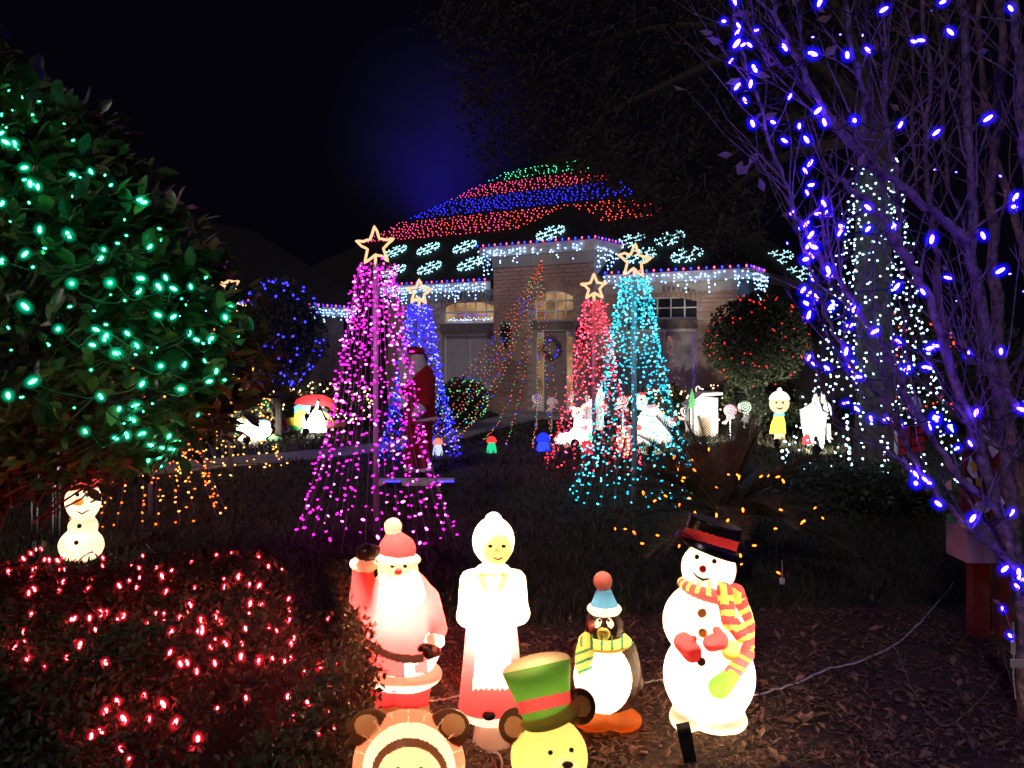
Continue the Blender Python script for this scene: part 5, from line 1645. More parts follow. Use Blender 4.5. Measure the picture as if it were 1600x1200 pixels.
ms = {'body': ('body', S['white']), 'head': ('head', S['white']), 'brim': ('hat_brim', S['black']), 'hat': ('hat', S['black']), 'scarf': ('scarf', S['coral']), 'fringe': ('scarf_fringe', S['green']), 'mitten': ('mitten', S['coral']), 'cuff': ('mitten_cuff', S['yellow']),
      'band': ('hat_band', S['red']), 'stripe': ('scarf_stripes', S['yellow']), 'gstripe': ('green_stripe', S['green'])}
# stripes only where the scarf is: paint by re-testing the scarf primitives
scp = [p for p in pr if p[1] == 'scarf']
allp = [p for p in pr if p[1] != 'scarf']
def on_scarf(x, y, d):
    a = np.min([sdf_prim(p, x, d, y) for p in scp], 0); b = np.min([sdf_prim(p, x, d, y) for p in allp], 0)
    return a < b
pa.append(('stripe', lambda x, y, d: on_scarf(x, y, d) & scarf_stripe(x, y, d)))
pa.append(('gstripe', lambda x, y, d: on_scarf(x, y, d) & (y > 1014) & (np.mod(y - .5 * x + 1000, 19.0) < 5.5)))
snow, sn = figure('snowman_figure', 'glowing plastic snowman figure with black top hat and striped scarf', 'light up figure', bx, by, pr, pa, ms, 1.8)
lamp('inner_bulb', 'POINT', snow, fpos(snow, 1106, 1035, 4), WARM, 8.0 * LP, 0.02)
lamp('inner_bulb', 'POINT', snow, fpos(snow, 1107, 905, 2), WARM, 1.3 * LP, 0.02)
for ex, ey in ((1089, 870), (1116, 877)): fdot(snow, 'eye', ex, ey, -37 if ex < 1100 else -38, 4, M['black'], (.9, .4, 1))
fdot(snow, 'nose', 1098, 889, -41, 5.5, S['coral'], (1, 1, 1))
s_ = snow['_s']; mb = MB(); mb.tube([fpos(snow, 1083, 894, -36.5), fpos(snow, 1089, 901, -38.5), fpos(snow, 1098, 906, -38.5), fpos(snow, 1110, 904, -38)], [0.9 * s_, 1.6 * s_, 2.2 * s_, 1.0 * s_], 6); part('mouth', mb, M['black'], snow)
for px_, py_, d_ in ((1097, 958, -56), (1098, 989, -55), (1096, 1034, -57)): fdot(snow, 'button', px_, py_, d_, 7, S['tan'] if py_ < 1000 else M['brown'], (1, .5, 1))

# --- two plain bears nearest the viewer
bx, by = 640, 1315
pr = [
    ('e', 'body', 640, 1300, 0, 74, 66, 56, 0), ('e', 'bonnet', 639, 1198, 12, 88, 88, 46, 0, (3,)), ('e', 'lining', 639, 1203, -14, 72, 72, 40, 0, (2,)), ('e', 'face', 640, 1212, -34, 52, 50, 36, 0, (2,)), ('e', 'muzzle', 640, 1236, -62, 26, 20, 18, 0, (3,)),
    ('e', 'ear', 579, 1139, 10, 33, 31, 18, 0, (4,)), ('e', 'ear', 702, 1138, 10, 33, 31, 18, 0, (4,)),
]
pa = [('ear_inner', lambda x, y, d: ((((x - 573) / 19) ** 2 + ((y - 1134) / 18) ** 2 < 1) & (d < 8)) | ((((x - 708) / 19) ** 2 + ((y - 1133) / 18) ** 2 < 1) & (d < 8))),
      ('brow', lambda x, y, d: (((x - 640) / 60.0) ** 2 + ((y - 1210) / 57.0) ** 2 < 1) & (((x - 640) / 51.0) ** 2 + ((y - 1214) / 47.0) ** 2 > 1) & (d < -20) & (y < 1240)),
      ('ruffle', lambda x, y, d: (np.mod(np.arctan2(y - 1200, x - 639) * 3.2 + .1, 1.0) < 0.055) & (((x - 639) / 72.0) ** 2 + ((y - 1203) / 72.0) ** 2 > 1.0) & (y < 1230) & (np.abs(y - 1140) < 80) & (((x - 639) / 90.0) ** 2 + ((y - 1198) / 90.0) ** 2 < 1.02))]
ms = {'body': ('body', S['coral']), 'bonnet': ('bonnet', S['peach']), 'lining': ('bonnet_lining', S['white']), 'face': ('face', S['cream']), 'muzzle': ('muzzle', S['white']), 'ear': ('ear', S['brown']), 'ear_inner': ('ear_inner', S['tan']), 'brow': ('bonnet_edge', S['brown']), 'ruffle': ('ruffle', S['cream'])}
bear1, b1 = figure('bear_figure', 'glowing plastic bear figure in peach bonnet with brown ears, cut off by the picture bottom', 'light up figure', bx, by, pr, pa, ms, 2.2)
lamp('inner_bulb', 'POINT', bear1, fpos(bear1, 640, 1225, 2), WARM, 2.4 * LP, 0.02)
for ex in (622, 658): fdot(bear1, 'eye', ex, 1204, -66, 5, M['black'], (.9, .5, 1.1))
fdot(bear1, 'nose', 640, 1228, -80, 8, M['black'], (1.2, .6, .8))

bx, by = 866, 1345
pr = [
    ('e', 'body', 866, 1320, 0, 62, 62, 48, 0), ('e', 'head', 858, 1182, 0, 60, 58, 50, 0), ('e', 'muzzle', 884, 1206, -52, 25, 19, 20, 0, (5,)),
    ('e', 'ear', 806, 1134, 4, 27, 29, 15, 10, (5,)), ('e', 'ear', 905, 1104, 14, 26, 29, 15, -10, (5,)),
    ('f', 'hat', 855, 1118, 35, 838, 1040, 53, 0, 0.85, (3,)),
    ('e', 'brim', 860, 1117, -8, 49, 11, 44, -17, (2,)),
]
hx = np.array([838 - 855, 1040 - 1118.0]); hL = np.hypot(*hx); hx /= hL
tb_ = lambda x, y: (x - 855) * hx[0] + (y - 1118) * hx[1]
pa = [('band', lambda x, y, d: (tb_(x, y) > 10) & (tb_(x, y) < 30) & (y < 1120) & (np.abs(x - 852) < 52) & (np.abs((x - 855) * hx[1] - (y - 1118) * hx[0]) < 43)),
      ('ear_inner', lambda x, y, d: ((((x - 803) / 15) ** 2 + ((y - 1136) / 17) ** 2 < 1) & (d < 4)) | ((((x - 909) / 14) ** 2 + ((y - 1104) / 17) ** 2 < 1) & (d < 14))),
      ('crown_top', lambda x, y, d: (tb_(x, y) > hL - 1.0) & (y < 1062))]
ms = {'body': ('body', S['coral']), 'head': ('head', S['honey']), 'muzzle': ('muzzle', S['cream']), 'ear': ('ear', S['brown']), 'ear_inner': ('ear_inner', S['tan']), 'hat': ('top_hat', S['green']), 'brim': ('hat_brim', S['ygreen']), 'band': ('hat_band', S['coral']), 'crown_top': ('hat_top', S['cream'])}
bear2, b2 = figure('bear_figure', 'glowing plastic bear figure in tilted green top hat with red band', 'light up figure', bx, by, pr, pa, ms, 2.0)
lamp('inner_bulb', 'POINT', bear2, fpos(bear2, 860, 1205, 2), WARM, 1.4 * LP, 0.02)
lamp('inner_bulb', 'POINT', bear2, fpos(bear2, 846, 1072, 0), WARM, 0.32 * LP, 0.02)
for ex, ey in ((860, 1176), (893, 1172)): fdot(bear2, 'eye', ex, ey, -49 if ex < 880 else -41, 3.8, M['black'], (1, .6, 1))
fdot(bear2, 'nose', 887, 1195, -70, 6.5, M['brown'], (1.3, .6, .8))

# --- plain snowman at the left edge, and the tall standing figure
bx, by = 127, 876
pr = [('e', 'body', 127, 852, 0, 34, 28, 26, 0), ('e', 'body', 130, 822, 0, 22, 18, 20, 0, (5,)), ('e', 'head', 130, 782, 0, 26, 32, 24, 0, (4,)), ('e', 'cap', 132, 757, 2, 23, 15, 22, -18, (2,)), ('c', 'nose', 124, 784, -22, 6, 112, 787, -36, 2, (1.5,))]
ms = {'body': ('body', S['white']), 'head': ('head', S['white']), 'cap': ('cap', S['coral']), 'nose': ('nose', S['orange'])}
sm2, _ = figure('snowman_figure', 'small glowing snowman figure with red cap behind the red hedge', 'light up figure', bx, by, pr, [], ms, 1.6)
lamp('inner_bulb', 'POINT', sm2, fpos(sm2, 128, 845, 0), WARM, 1.3 * LP, 0.02); lamp('inner_bulb', 'POINT', sm2, fpos(sm2, 130, 785, 0), WARM, 1.1 * LP, 0.02)
for ex in (121, 138): fdot(sm2, 'eye', ex, 773, -22, 3.2, M['black'], (1, .5, 1))
for px_, py_ in ((124, 822), (119, 848)): fdot(sm2, 'button', px_, py_, -20 if py_ < 830 else -25, 3.6, M['black'], (1, .5, 1))
mb = MB(); s_ = sm2['_s']; mb.tube([fpos(sm2, 118, 797, -20), fpos(sm2, 128, 803, -22), fpos(sm2, 139, 797, -20)], 1.2 * s_, 5); part('mouth', mb, M['brown'], sm2)

bx, by = 655, 745
pr = [
    ('e', 'robe', 656, 620, 0, 24, 42, 20, 0), ('e', 'robe', 660, 595, 0, 20, 26, 18, 0, (6,)), ('f', 'robe', 655, 625, 21, 657, 660, 24, 0, 0.85, (5,)),
    ('e', 'hem', 659, 655, 0, 27, 5, 22, -4, (1,)),
    ('c', 'trousers', 648, 660, 0, 13, 643, 730, 2, 9, (3,)), ('c', 'trousers', 664, 660, 0, 12, 665, 728, -2, 9, (3,)),
    ('c', 'boots', 643, 733, 2, 7, 635, 740, 2, 5, (2,)), ('c', 'boots', 664, 732, -2, 8, 656, 740, -4, 6, (2,)), ('e', 'boot_trim', 665, 734, -2, 12, 4, 11, 0, (1,)), ('e', 'boot_trim', 642, 733, 2, 10, 4, 10, 0, (1,)),
    ('e', 'head', 641, 569, 0, 12, 15, 12, 0, (2,)), ('e', 'beard', 641, 588, -3, 15, 21, 15, 12, (4,)), ('e', 'beard', 652, 572, 0, 14, 23, 16, 0, (3,)),
    ('e', 'hat', 649, 548, 0, 15, 7, 14, 6, (2,)), ('c', 'hat', 657, 548, 4, 5, 666, 562, 8, 3, (2,)),
    ('c', 'sleeve', 665, 600, -16, 12, 668, 625, -18, 11, (3,)), ('c', 'sleeve', 668, 627, -18, 10, 656, 640, -22, 8, (3,)), ('c', 'cuff', 658, 638, -22, 9, 652, 646, -22, 8, (1,)), ('e', 'hand', 647, 650, -22, 6, 5, 5, 0, (1,)),
    ('c', 'sleeve', 648, 598, -12, 10, 634, 610, -16, 8, (3,)), ('e', 'hand', 630, 604, -16, 5, 6, 5, 0, (1,)), ('e', 'nose', 633, 571, 0, 4, 3, 3, 0, (1,)),
]
ms = {'robe': ('robe', M['cloth_red']), 'hem': ('fur_hem', M['fur']), 'trousers': ('trousers', M['cloth_red']), 'boots': ('boots', M['black']), 'boot_trim': ('boot_trim', M['fur']), 'head': ('head', M['skin']), 'beard': ('beard', M['fur']), 'hat': ('hat', M['cloth_red']),
      'sleeve': ('sleeve', M['cloth_red']), 'cuff': ('cuff', M['fur']), 'hand': ('hand', M['skin']), 'nose': ('nose', M['skin'])}
st_, _ = figure('standing_figure', 'life size bearded figure in dark red robe standing in profile holding a long paper', 'figure', bx, by, pr, [], ms, 1.2)
mb = MB(); s_ = st_['_s']; mb.prism([fpos(st_, x, y, -18) for x, y in ((622, 548), (634, 545), (638, 632), (626, 640))], (0, 0.012, 0)); 
pl_ = part('paper', mb, M['white'], None, base=fpos(st_, 630, 640, -18)); tag(pl_, 'long pale paper scroll held up by the standing robed figure', 'paper')
mb = MB(); mb.box(G(650, 757) + Vector((0, 0, 0.03)), (0.85, 0.28, 0.04)); pk = part('plank', mb, M['whitewood'], None, base=G(650, 757)); tag(pk, 'flat pale board lying at the feet of the robed figure', 'board')
for i, (x, y, d) in enumerate(((613, 761, 'left'), (697, 761, 'right'))):
    c = G(x, y); t = thing('flood_lamp', 'small blue flood lamp on the grass, %s end of the pale board' % d, 'lamp', c, 'blue flood lamps')
    mb = MB(); mb.box(c + Vector((0, 0, .035)), (0.2, 0.06, 0.04)); part('housing', mb, M['black'], t)
    mb = MB(); mb.box(c + Vector((0, -0.004, .062)), (0.17, 0.05, 0.006)); part('lens', mb, E['dimblue'], t)

# ------------------------------------------------------------------ painted wooden cutouts lit by ground floods
def cutout(name, lab, cat, Y, layers, group=None, foot=None):
    xs = [x for l in layers for x, y in l[2]]
    yb = max(y for l in layers for x, y in l[2])
    base = P(sum(xs) / len(xs), yb, Y); base.z = 0
    t = thing(name, lab, cat, base, group)
    for i, l in enumerate(layers):
        nm, m, poly = l[:3]; o = l[3] if len(l) > 3 else i
        pts = [P(x, y, Y) - Vector((0, 0.006 * o, 0)) for x, y in poly]
        # area sign -> keep facing the viewer
        ar = sum(a[0] * b[1] - b[0] * a[1] for a, b in zip(poly, poly[1:] + poly[:1]))
        if ar > 0: pts.reverse()
        mb = MB(); mb.prism([p + Vector((0, 0.02, 0)) for p in pts][::-1], (0, -0.02, 0)); 
        part(nm, mb, m, t)
    x0, x1 = (min(xs) * .7 + max(xs) * .3, min(xs) * .3 + max(xs) * .7)
    for x in (x0, x1):
        mb = MB(); a = P(x, yb - 8, Y + 0.04); mb.tube([a, Vector((a.x, a.y, 0.0))], 0.010, 6); part('stake', mb, M['black'], t)
    return t


def flood(px, py, tx, ty, tY, power, lab, col=(1.0, 0.93, 0.8), cone=95):
    c = G(px, py)
    t = thing('ground_flood', lab, 'flood lamp', c, 'small floods aimed at the cutouts')
    mb = MB(); mb.tube([c + Vector((0, 0, 0)), c + Vector((0, 0, 0.05))], 0.012, 6); part('stake', mb, M['black'], t)
    d = (P(tx, ty, tY) - c).normalized()
    q = c + Vector((0, 0, 0.085))
    mb = MB(); mb.tube([q - d * 0.07, q - d * 0.02, q + d * 0.05], [0.03, 0.05, 0.065], 12); part('housing', mb, M['black'], t)
    mb = MB(); mb.tube([q + d * 0.051, q + d * 0.056], 0.055, 12); part('lens', mb, emit('flood_lens', (1, .9, .75), 2.0), t)
    lamp('flood_light', 'SPOT', t, q + d * 0.075, col, power, 0.03, P(tx, ty, tY), cone, 0.8)
    return t


def disc(cx, cy, rx, ry=None, n=20, a0=0, a1=360):
    ry = ry or rx
    return [(cx + rx * math.cos(math.radians(a0 + (a1 - a0) * i / n)), cy + ry * math.sin(math.radians(a0 + (a1 - a0) * i / n))) for i in range(n if a1 - a0 == 360 else n + 1)]

FP = 90.0
Y1 = 13.0
cutout('lamb_cutout', 'white painted lamb cutout with blue cap in floodlight at left', 'yard cutout', Y1, [
    ('body', M['white'], [(376, 692), (370, 688), (378, 680), (384, 672), (386, 662), (396, 660), (410, 660), (420, 664), (425, 672), (422, 680), (414, 684), (417, 692)]),
    ('head', M['white'], [(364, 658), (366, 655), (390, 654), (394, 660), (393, 673), (368, 676)]),
    ('cap', M['blue'], [(403, 659), (408, 655), (420, 657), (424, 662), (423, 667), (414, 661)]),
    ('leaf', M['green'], [(418, 686), (426, 679), (440, 683), (445, 690), (430, 692)]), ('eye', M['black'], disc(372, 666, 1.6, 1.6, 8)), ('nose', M['black'], disc(366, 671, 2, 1.5, 8))])
flood(385, 697, 396, 672, Y1, FP * 0.9, 'small ground flood lamp in front of the white lamb cutout')
Y2 = 13.9
cutout('cart_cutout', 'painted cutout with broad red canopy over yellow and blue shapes, floodlit', 'yard cutout', Y2, [
    ('canopy', M['red'], [(459, 632), (463, 624), (475, 618), (490, 616), (506, 617), (520, 624), (526, 634), (526, 646), (516, 640), (500, 634), (480, 634)], 0),
    ('ball', M['white'], disc(445, 665, 11, 11), 1), ('ball_stripe', M['red'], [(440, 655), (446, 654), (450, 672), (445, 675)], 2),
    ('blue_cloth', M['cyan'], [(459, 635), (466, 632), (486, 634), (484, 642), (474, 645), (480, 668), (462, 668)], 1), ('yellow_sack', M['yellow'], [(460, 650), (466, 640), (478, 642), (474, 655), (474, 668), (462, 668), (458, 660)], 3), ('gift_box', M['yellow'], [(446, 654), (458, 652), (460, 664), (450, 666)], 3),
    ('green_board', M['green'], [(449, 664), (465, 665), (473, 672), (455, 672)], 4), ('white_sack', M['white'], [(470, 676), (482, 655), (490, 640), (502, 642), (510, 660), (512, 676)], 4), ('pole', M['white'], [(492, 640), (496, 626), (499, 627), (497, 640)], 5),
    ('dark_cap', M['black'], [(503, 640), (508, 636), (514, 640), (512, 645), (506, 644)], 5), ('yellow_gift', M['yellow'], [(505, 642), (516, 648), (520, 656), (512, 654)], 6), ('red_gift', M['red'], [(506, 656), (518, 656), (518, 668), (508, 668)], 6),
    ('picket', M['orange'], [(519, 668), (519, 653), (524, 659), (528, 654), (532, 659), (537, 655), (541, 660), (541, 666)], 7)])
flood(477, 684, 490, 655, Y2, FP * 0.75, 'small ground flood lamp in front of the red canopy cutout')

# kennel-like lit box with green tree cutout on it
Yk = 13.6; s = Yk / F
base = P(1103, 684, Yk); base.z = 0
t = thing('kennel', 'white floodlit kennel shaped box with slanted roof', 'kennel', base)
def kp(x, y, d): return P(x, y, Yk) + Vector((0, d * s, 0))
mb = MB(); prof_ = [(1082, 684), (1122, 684), (1122, 622), (1100, 620), (1078, 636), (1078, 664)]
ar = [kp(x, y, 0) for x, y in prof_]; mb.prism(ar, (0, 40 * s, 0)); part('walls', mb, M['white'], t)
mb = MB(); mb.prism([kp(x, y, -3) for x, y in ((1076, 637), (1099, 619), (1129, 617), (1129, 613), (1098, 614), (1073, 634))], (0, 46 * s, 0)); part('roof', mb, M['white'], t)
mb = MB(); mb.prism([kp(x, y, -2) for x, y in ([(1092, 684), (1092, 664)] + disc(1101, 662, 9, 10, 8, 180, 360) + [(1110, 664), (1110, 684)])], (0, 1.4 * s, 0)); part('doorway', mb, M['tan'], t)
cutout('tree_cutout', 'small flat green pine tree cutout on the left roof edge of the white kennel', 'yard cutout', 13.5, [('tree', M['green'], [(1074, 640), (1077, 628), (1075, 628), (1079, 618), (1078, 618), (1081, 606), (1085, 618), (1084, 618), (1087, 628), (1085, 628), (1087, 634)])])
c = kp(1094, 613, 15); tt = thing('candy_cane', 'little white candy cane standing on the kennel roof', 'candy cane', c)
mb = MB(); mb.tube([kp(1092, 616, 15), kp(1091, 608, 15), kp(1092, 605, 15), kp(1095, 604.5, 15), kp(1097, 607, 15), kp(1097, 610, 15)], 1.3 * s, 6); part('cane', mb, M['white'], tt)
mb = MB()
for q in (614, 611, 608): mb.tube([kp(1091.6, q, 15), kp(1091.4, q - 1.2, 15)], 1.4 * s, 6)
part('stripes', mb, M['red'], tt)
flood(1100, 697, 1102, 655, Yk, FP * 1.1, 'small ground flood lamp in front of the white kennel')

# child cutout
Yc = 13.0
cutout('child_cutout', 'painted wooden child cutout in yellow coat and grey knit cap by the white strands', 'yard cutout', Yc, [
    ('legs', M['tan'], [(1209, 690), (1210, 676), (1226, 676), (1227, 690)]), ('coat', M['yellow'], [(1202, 678), (1204, 664), (1211, 646), (1223, 646), (1227, 660), (1228, 678)]), ('shoes', M['black'], [(1206, 692), (1207, 687), (1229, 687), (1229, 692)]), ('scarf', M['teal'], [(1208, 650), (1209, 645), (1225, 645), (1226, 650)]),
    ('face', M['tan'], disc(1217, 630, 16, 16)), ('knit_cap', M['fur'], disc(1217, 627, 17, 17, 14, 190, 350)), ('cap_bobble', M['fur'], disc(1217, 609, 4, 4, 10)), ('eye', M['black'], disc(1212, 629, 1.3, 1.5, 8)), ('eye', M['black'], disc(1222, 629, 1.3, 1.5, 8)), ('smile', M['brown'], [(1212, 637), (1217, 640), (1222, 637), (1217, 638.5)])])
flood(1214, 703, 1217, 650, Yc, FP * 0.6, 'small ground flood lamp in front of the yellow coated child cutout')
Yh = 12.2
cutout('pony_cutout', 'white pony cutout with red sack at its feet under the white strands', 'yard cutout', Yh, [
    ('body', M['white'], [(1262, 698), (1256, 680), (1252, 660), (1250, 640), (1258, 636), (1268, 630), (1272, 616), (1276, 614), (1279, 622), (1284, 612), (1287, 622), (1292, 626), (1298, 634), (1300, 646), (1292, 650), (1290, 668), (1288, 698), (1279, 698), (1278, 682), (1272, 682), (1271, 698)]),
    ('leg', M['white'], [(1292, 662), (1298, 662), (1298, 682), (1302, 686), (1292, 687)]), ('sack', M['red'], [(1253, 694), (1254, 684), (1260, 678), (1264, 680), (1268, 694)]), ('base', M['teal'], [(1266, 704), (1270, 696), (1284, 698), (1290, 705)]), ('eye', M['black'], disc(1284, 633, 2, 2, 8)), ('hoof', M['black'], [(1275, 698), (1276, 688), (1279, 688), (1279, 698)])])
flood(1276, 714, 1275, 660, Yh, FP * 0.9, 'small ground flood lamp in front of the white pony cutout')
# boot with bear, lantern post, big snowman, peppermint drum
Yb = 12.6
cutout('boot_cutout', 'white boot cutout with small teddy head and red trim left of the teal pole', 'yard cutout', Yb, [
    ('boot', M['white'], [(866, 694), (867, 684), (876, 677), (888, 676), (896, 668), (897, 655), (925, 655), (926, 694)]), ('toe', M['pinkpaint'], [(868, 684), (876, 678), (880, 682), (872, 688)]), ('teddy_head', M['tan'], disc(903, 646, 10, 9)), ('teddy_ear', M['tan'], disc(896, 638, 3.5, 3.5, 10)), ('teddy_ear', M['tan'], disc(910, 638, 3.5, 3.5, 10)),
    ('eye', M['black'], disc(900, 646, 1.4, 1.8, 8)), ('eye', M['black'], disc(904, 645, 1.4, 1.8, 8)), ('red_patch', M['red'], disc(913, 669, 4, 4, 10)), ('holly_patch', M['green'], [(917, 678), (925, 674), (926, 688), (919, 690)])])
Yb2 = 13.0
cutout('lantern_cutout', 'white lantern cutout with curled top behind the boot cutout', 'yard cutout', Yb2, [
    ('post', M['white'], [(913, 672), (913, 640), (908, 634), (916, 628), (920, 624), (938, 622), (944, 630), (942, 672)]), ('bow', M['red'], [(940, 633), (950, 632), (949, 642), (941, 638)]), ('finial', M['white'], [(930, 624), (936, 606), (942, 600), (941, 612), (946, 614), (942, 626)]), ('scroll', M['whitewood'], disc(917, 621, 4, 4, 10))])
flood(898, 703, 905, 665, Yb, FP * 1.0, 'small ground flood lamp in front of the white boot cutout')
cutout('snowman_cutout', 'big white snowman cutout with red knob right of the teal pole', 'yard cutout', Yb, [
    ('body', M['white'], [(996, 704), (996, 660), (1000, 646), (1012, 634), (1026, 634), (1036, 646), (1044, 668), (1050, 690), (1046, 704)]), ('head', M['white'], disc(1002, 628, 10, 13)), ('hat_band', M['red'], [(995, 617), (998, 613), (1010, 613), (1009, 617)]), ('eye', M['black'], disc(1002, 624, 1.8, 1.4, 8)), ('arm', M['white'], [(1030, 644), (1052, 656), (1058, 664), (1048, 668), (1034, 662)]), ('mitten', M['red'], disc(1052, 655, 5, 4, 10)), ('knob', M['red'], disc(997.5, 668, 4.5, 4.5, 12)), ('scarf', M['pinkpaint'], [(1010, 634), (1024, 630), (1024, 635), (1012, 638)])])
flood(1016, 714, 1018, 660, Yb, FP * 1.0, 'small ground flood lamp in front of the big snowman cutout')
base = P(978, 700, 11.4); base.z = 0; s = 11.4 / F
t = thing('gift_drum', 'striped round gift drum glowing with red and white bulbs by the teal pole', 'decoration', base)
mb = MB(); mb.tube([base, base + Vector((0, 0, .4))], 14 * s, 18); part('drum', mb, M['white'], t)
mb = MB()
for k in range(9):
    a = k * 2 * math.pi / 9; mb.tube([base + Vector((math.cos(a), math.sin(a), 0)) * 14.3 * s, base + Vector((math.cos(a + .5) * 14.3 * s, math.sin(a + .5) * 14.3 * s, .4))], 2.2 * s, 5)
part('stripes', mb, M['red'], t)
mb = MB(); mb2 = MB()
for i in range(70):
    a = R.uniform(3.3, 6.2); (mb if i % 2 else mb2).octa(base + Vector((math.cos(a) * 15 * s, math.sin(a) * 15 * s, R.uniform(0.02, .42))), (0.014, 0.018), rdir())
part('white_bulbs', mb, E['warm'], t, kind='stuff'); part('red_bulbs', mb2, E['roofred'], t, kind='stuff')

# lollipops
def lollipop(px, py, r, basey, lab, c1, c2, Y=None):
    Y = Y or gy(basey); s = Y / F
    c = P(px, py, Y); b = Vector((c.x, c.y, 0))
    t = thing('lollipop_stake', lab, 'lollipop decoration', b, 'giant lollipop stakes')
    mb = MB(); mb.tube([b, c - Vector((0, 0, r * s * .6))], 1.2 * s, 6); part('stick', mb, M['white'], t)
    mb = MB(); mb.tube([c + Vector((0, .02, 0)), c - Vector((0, .02, 0))], r * s, 20); part('candy', mb, c1, t)
    sp = []
    for i in range(40):
        f = i / 39; a = f * 2 * math.pi * 2.4; sp.append(c + Vector((math.cos(a) * r * s * f * .92, -.024, math.sin(a) * r * s * f * .92)))
    mb = MB(); mb.tube(sp, 1.05 * s, 5); part('spiral', mb, c2, t)
    mb = MB(); k = c - Vector((0, 0.01, r * s * 1.25))
    for i in range(9):
        a = R.uniform(0, 6.28); L = R.uniform(.6, 1.3) * r * s
        e = Vector((math.cos(a), R.uniform(-.4, .2), math.sin(a) * .8 - .2)) * L; n_ = Vector((-e.z, 0, e.x)).normalized() * L * .3
        mb.add([k, k + e + n_, k + e * 1.1, k + e - n_], [(0, 1, 2, 3)])
    part('cellophane_bow', mb, M['curtain'], t)
lollipop(1163, 636, 10, 690, 'white spiral lollipop stake, brighter of the pair right of the white kennel', M['white'], M['dgreen'] if 'dgreen' in M else M['green'], 13.0)
lollipop(1141, 641, 10, 690, 'mauve spiral lollipop stake, dimmer of the pair right of the white kennel', M['pinkpaint'], M['purplebox'], 13.2)
lollipop(839, 622, 8, 664, 'pale spiral lollipop stake by the front walk, left of its mauve twin', M['white'], M['purplebox'], 14.8)
lollipop(862, 628, 8, 670, 'mauve spiral lollipop stake by the front walk', M['pinkpaint'], M['curtain'], 14.4)
lollipop(898, 622, 8, 680, 'white spiral lollipop stake in the red light tree, above the teddy head', M['white'], M['tan'], 13.4)
lollipop(973, 626, 9, 690, 'lollipop stake with red spiral just left of the teal pole', M['white'], M['red'], 13.2)
lollipop(1072, 642, 9, 690, 'grey striped lollipop stake at the left side of the white kennel', M['white'], M['black'], 13.9)

# small mushroom lamps
def mushroom(px, py, r, capm, stemm, lab, basey):
    Y = gy(basey); s = Y / F; c = P(px, py, Y); b = Vector((c.x, c.y, 0))
    t = thing('mushroom_lamp', lab, 'path lamp', b, 'small mushroom lamps on the lawn')
    mb = MB(); n = 14
    pr_ = [(1.0, -.1), (1.0, .15), (.85, .6), (.5, .95), (.05, 1.1)]
    mb.tube([c + Vector((0, 0, z * r * s)) for _, z in pr_], [q * r * s for q, _ in pr_], n); part('cap', mb, capm, t, True)
    zt = c.z - .1 * r * s
    mb = MB(); mb.tube([b, b + Vector((0, 0, zt * .5)), Vector((b.x, b.y, zt))], [r * s * 1.05, r * s * .9, r * s * .65], n); part('stem', mb, stemm, t, True)
mushroom(768, 690, 8, emit('red_lamp', (1, .03, .03), 1.2), emit('green_lamp', (.02, .7, .3), .7), 'small mushroom lamp with red cap and green stem on the lawn', 707)
mushroom(684, 693, 8, emit('orange_lamp', (1, .22, .12), .9), emit('pale_lamp', (.55, .62, .9), .8), 'small mushroom lamp with orange cap and white stem by the blue tree', 711)
mushroom(849, 688, 11, emit('blue_lamp', (.01, .02, 1), 1.6), emit('blue_stem', (.02, .04, 1), 1.5), 'small deep blue mushroom lamp left of the boot cutout', 704)
mushroom(917, 697, 9, emit('red_dome', (1, .03, .05), .8), emit('red_stem', (.8, .03, .05), .6), 'small red mushroom lamp in front of the boot cutout', 710)

# ------------------------------------------------------------------ right hand stand with red posts, red lantern, left letter plates
Ys = 4.35; s = Ys / F
b = P(1535, 970, Ys); b.z = 0
t = thing('display_stand', 'red post stand carrying a painted board and mauve box behind the bare tree', 'stand', b)
for x, r in ((1528, 13), (1566, 10)):
    a = P(x, 955, Ys); mb = MB(); mb.box((a.x, a.y, 0.62), (r * 2 * s, 0.07, 1.24)); part('post', mb, M['redwood'], t)
mb = MB(); a = P(1520, 845, Ys - .12); mb.box((a.x, a.y, a.z), (50 * s, .2, 52 * s)); part('box', mb, M['purplebox'], t)
a = P(1540, 760, Ys + .06)
mb = MB(); mb.prism([P(x, y, Ys - .06) for x, y in ((1502, 800), (1576, 808), (1574, 690), (1508, 704))], (0, .03, 0)); part('board', mb, M['redwood'], t)
def panel(nm, poly, m, o):
    mb = MB(); mb.prism([P(x, y, Ys - .075 - .007 * o) for x, y in poly], (0, .008, 0)); part(nm, mb, m, t)
panel('white_strip', [(1533, 743), (1541, 740), (1571, 786), (1562, 793)], M['white'], 1)
panel('white_panel', [(1530, 664), (1541, 663), (1560, 706), (1551, 716)], M['whitewood'], 2)
panel('star_cutout', [(1517, 712), (1524, 728), (1530, 750), (1520, 746), (1512, 735)], M['white'], 3)
panel('yellow_shape', [(1515, 723), (1524, 722), (1528, 734), (1520, 738)], M['yellow'], 4); panel('yellow_shape', [(1526, 748), (1534, 748), (1532, 762), (1526, 758)], M['yellow'], 5)
panel('green_shape', [(1492, 720), (1500, 716), (1503, 738), (1496, 746)], M['green'], 6); panel('green_shape', [(1478, 805), (1494, 800), (1500, 820), (1484, 818)], M['green'], 2)
panel('white_face', disc(1536, 792, 12, 10), M['white'], 4); panel('red_cap', [(1524, 784), (1534, 770), (1548, 783)], M['red'], 5)
panel('beige_shape', [(1478, 756), (1486, 750), (1488, 766), (1480, 766)], M['tan'], 7); panel('white_patch', [(1511, 746), (1518, 748), (1522, 764), (1514, 760)], M['white'], 8)

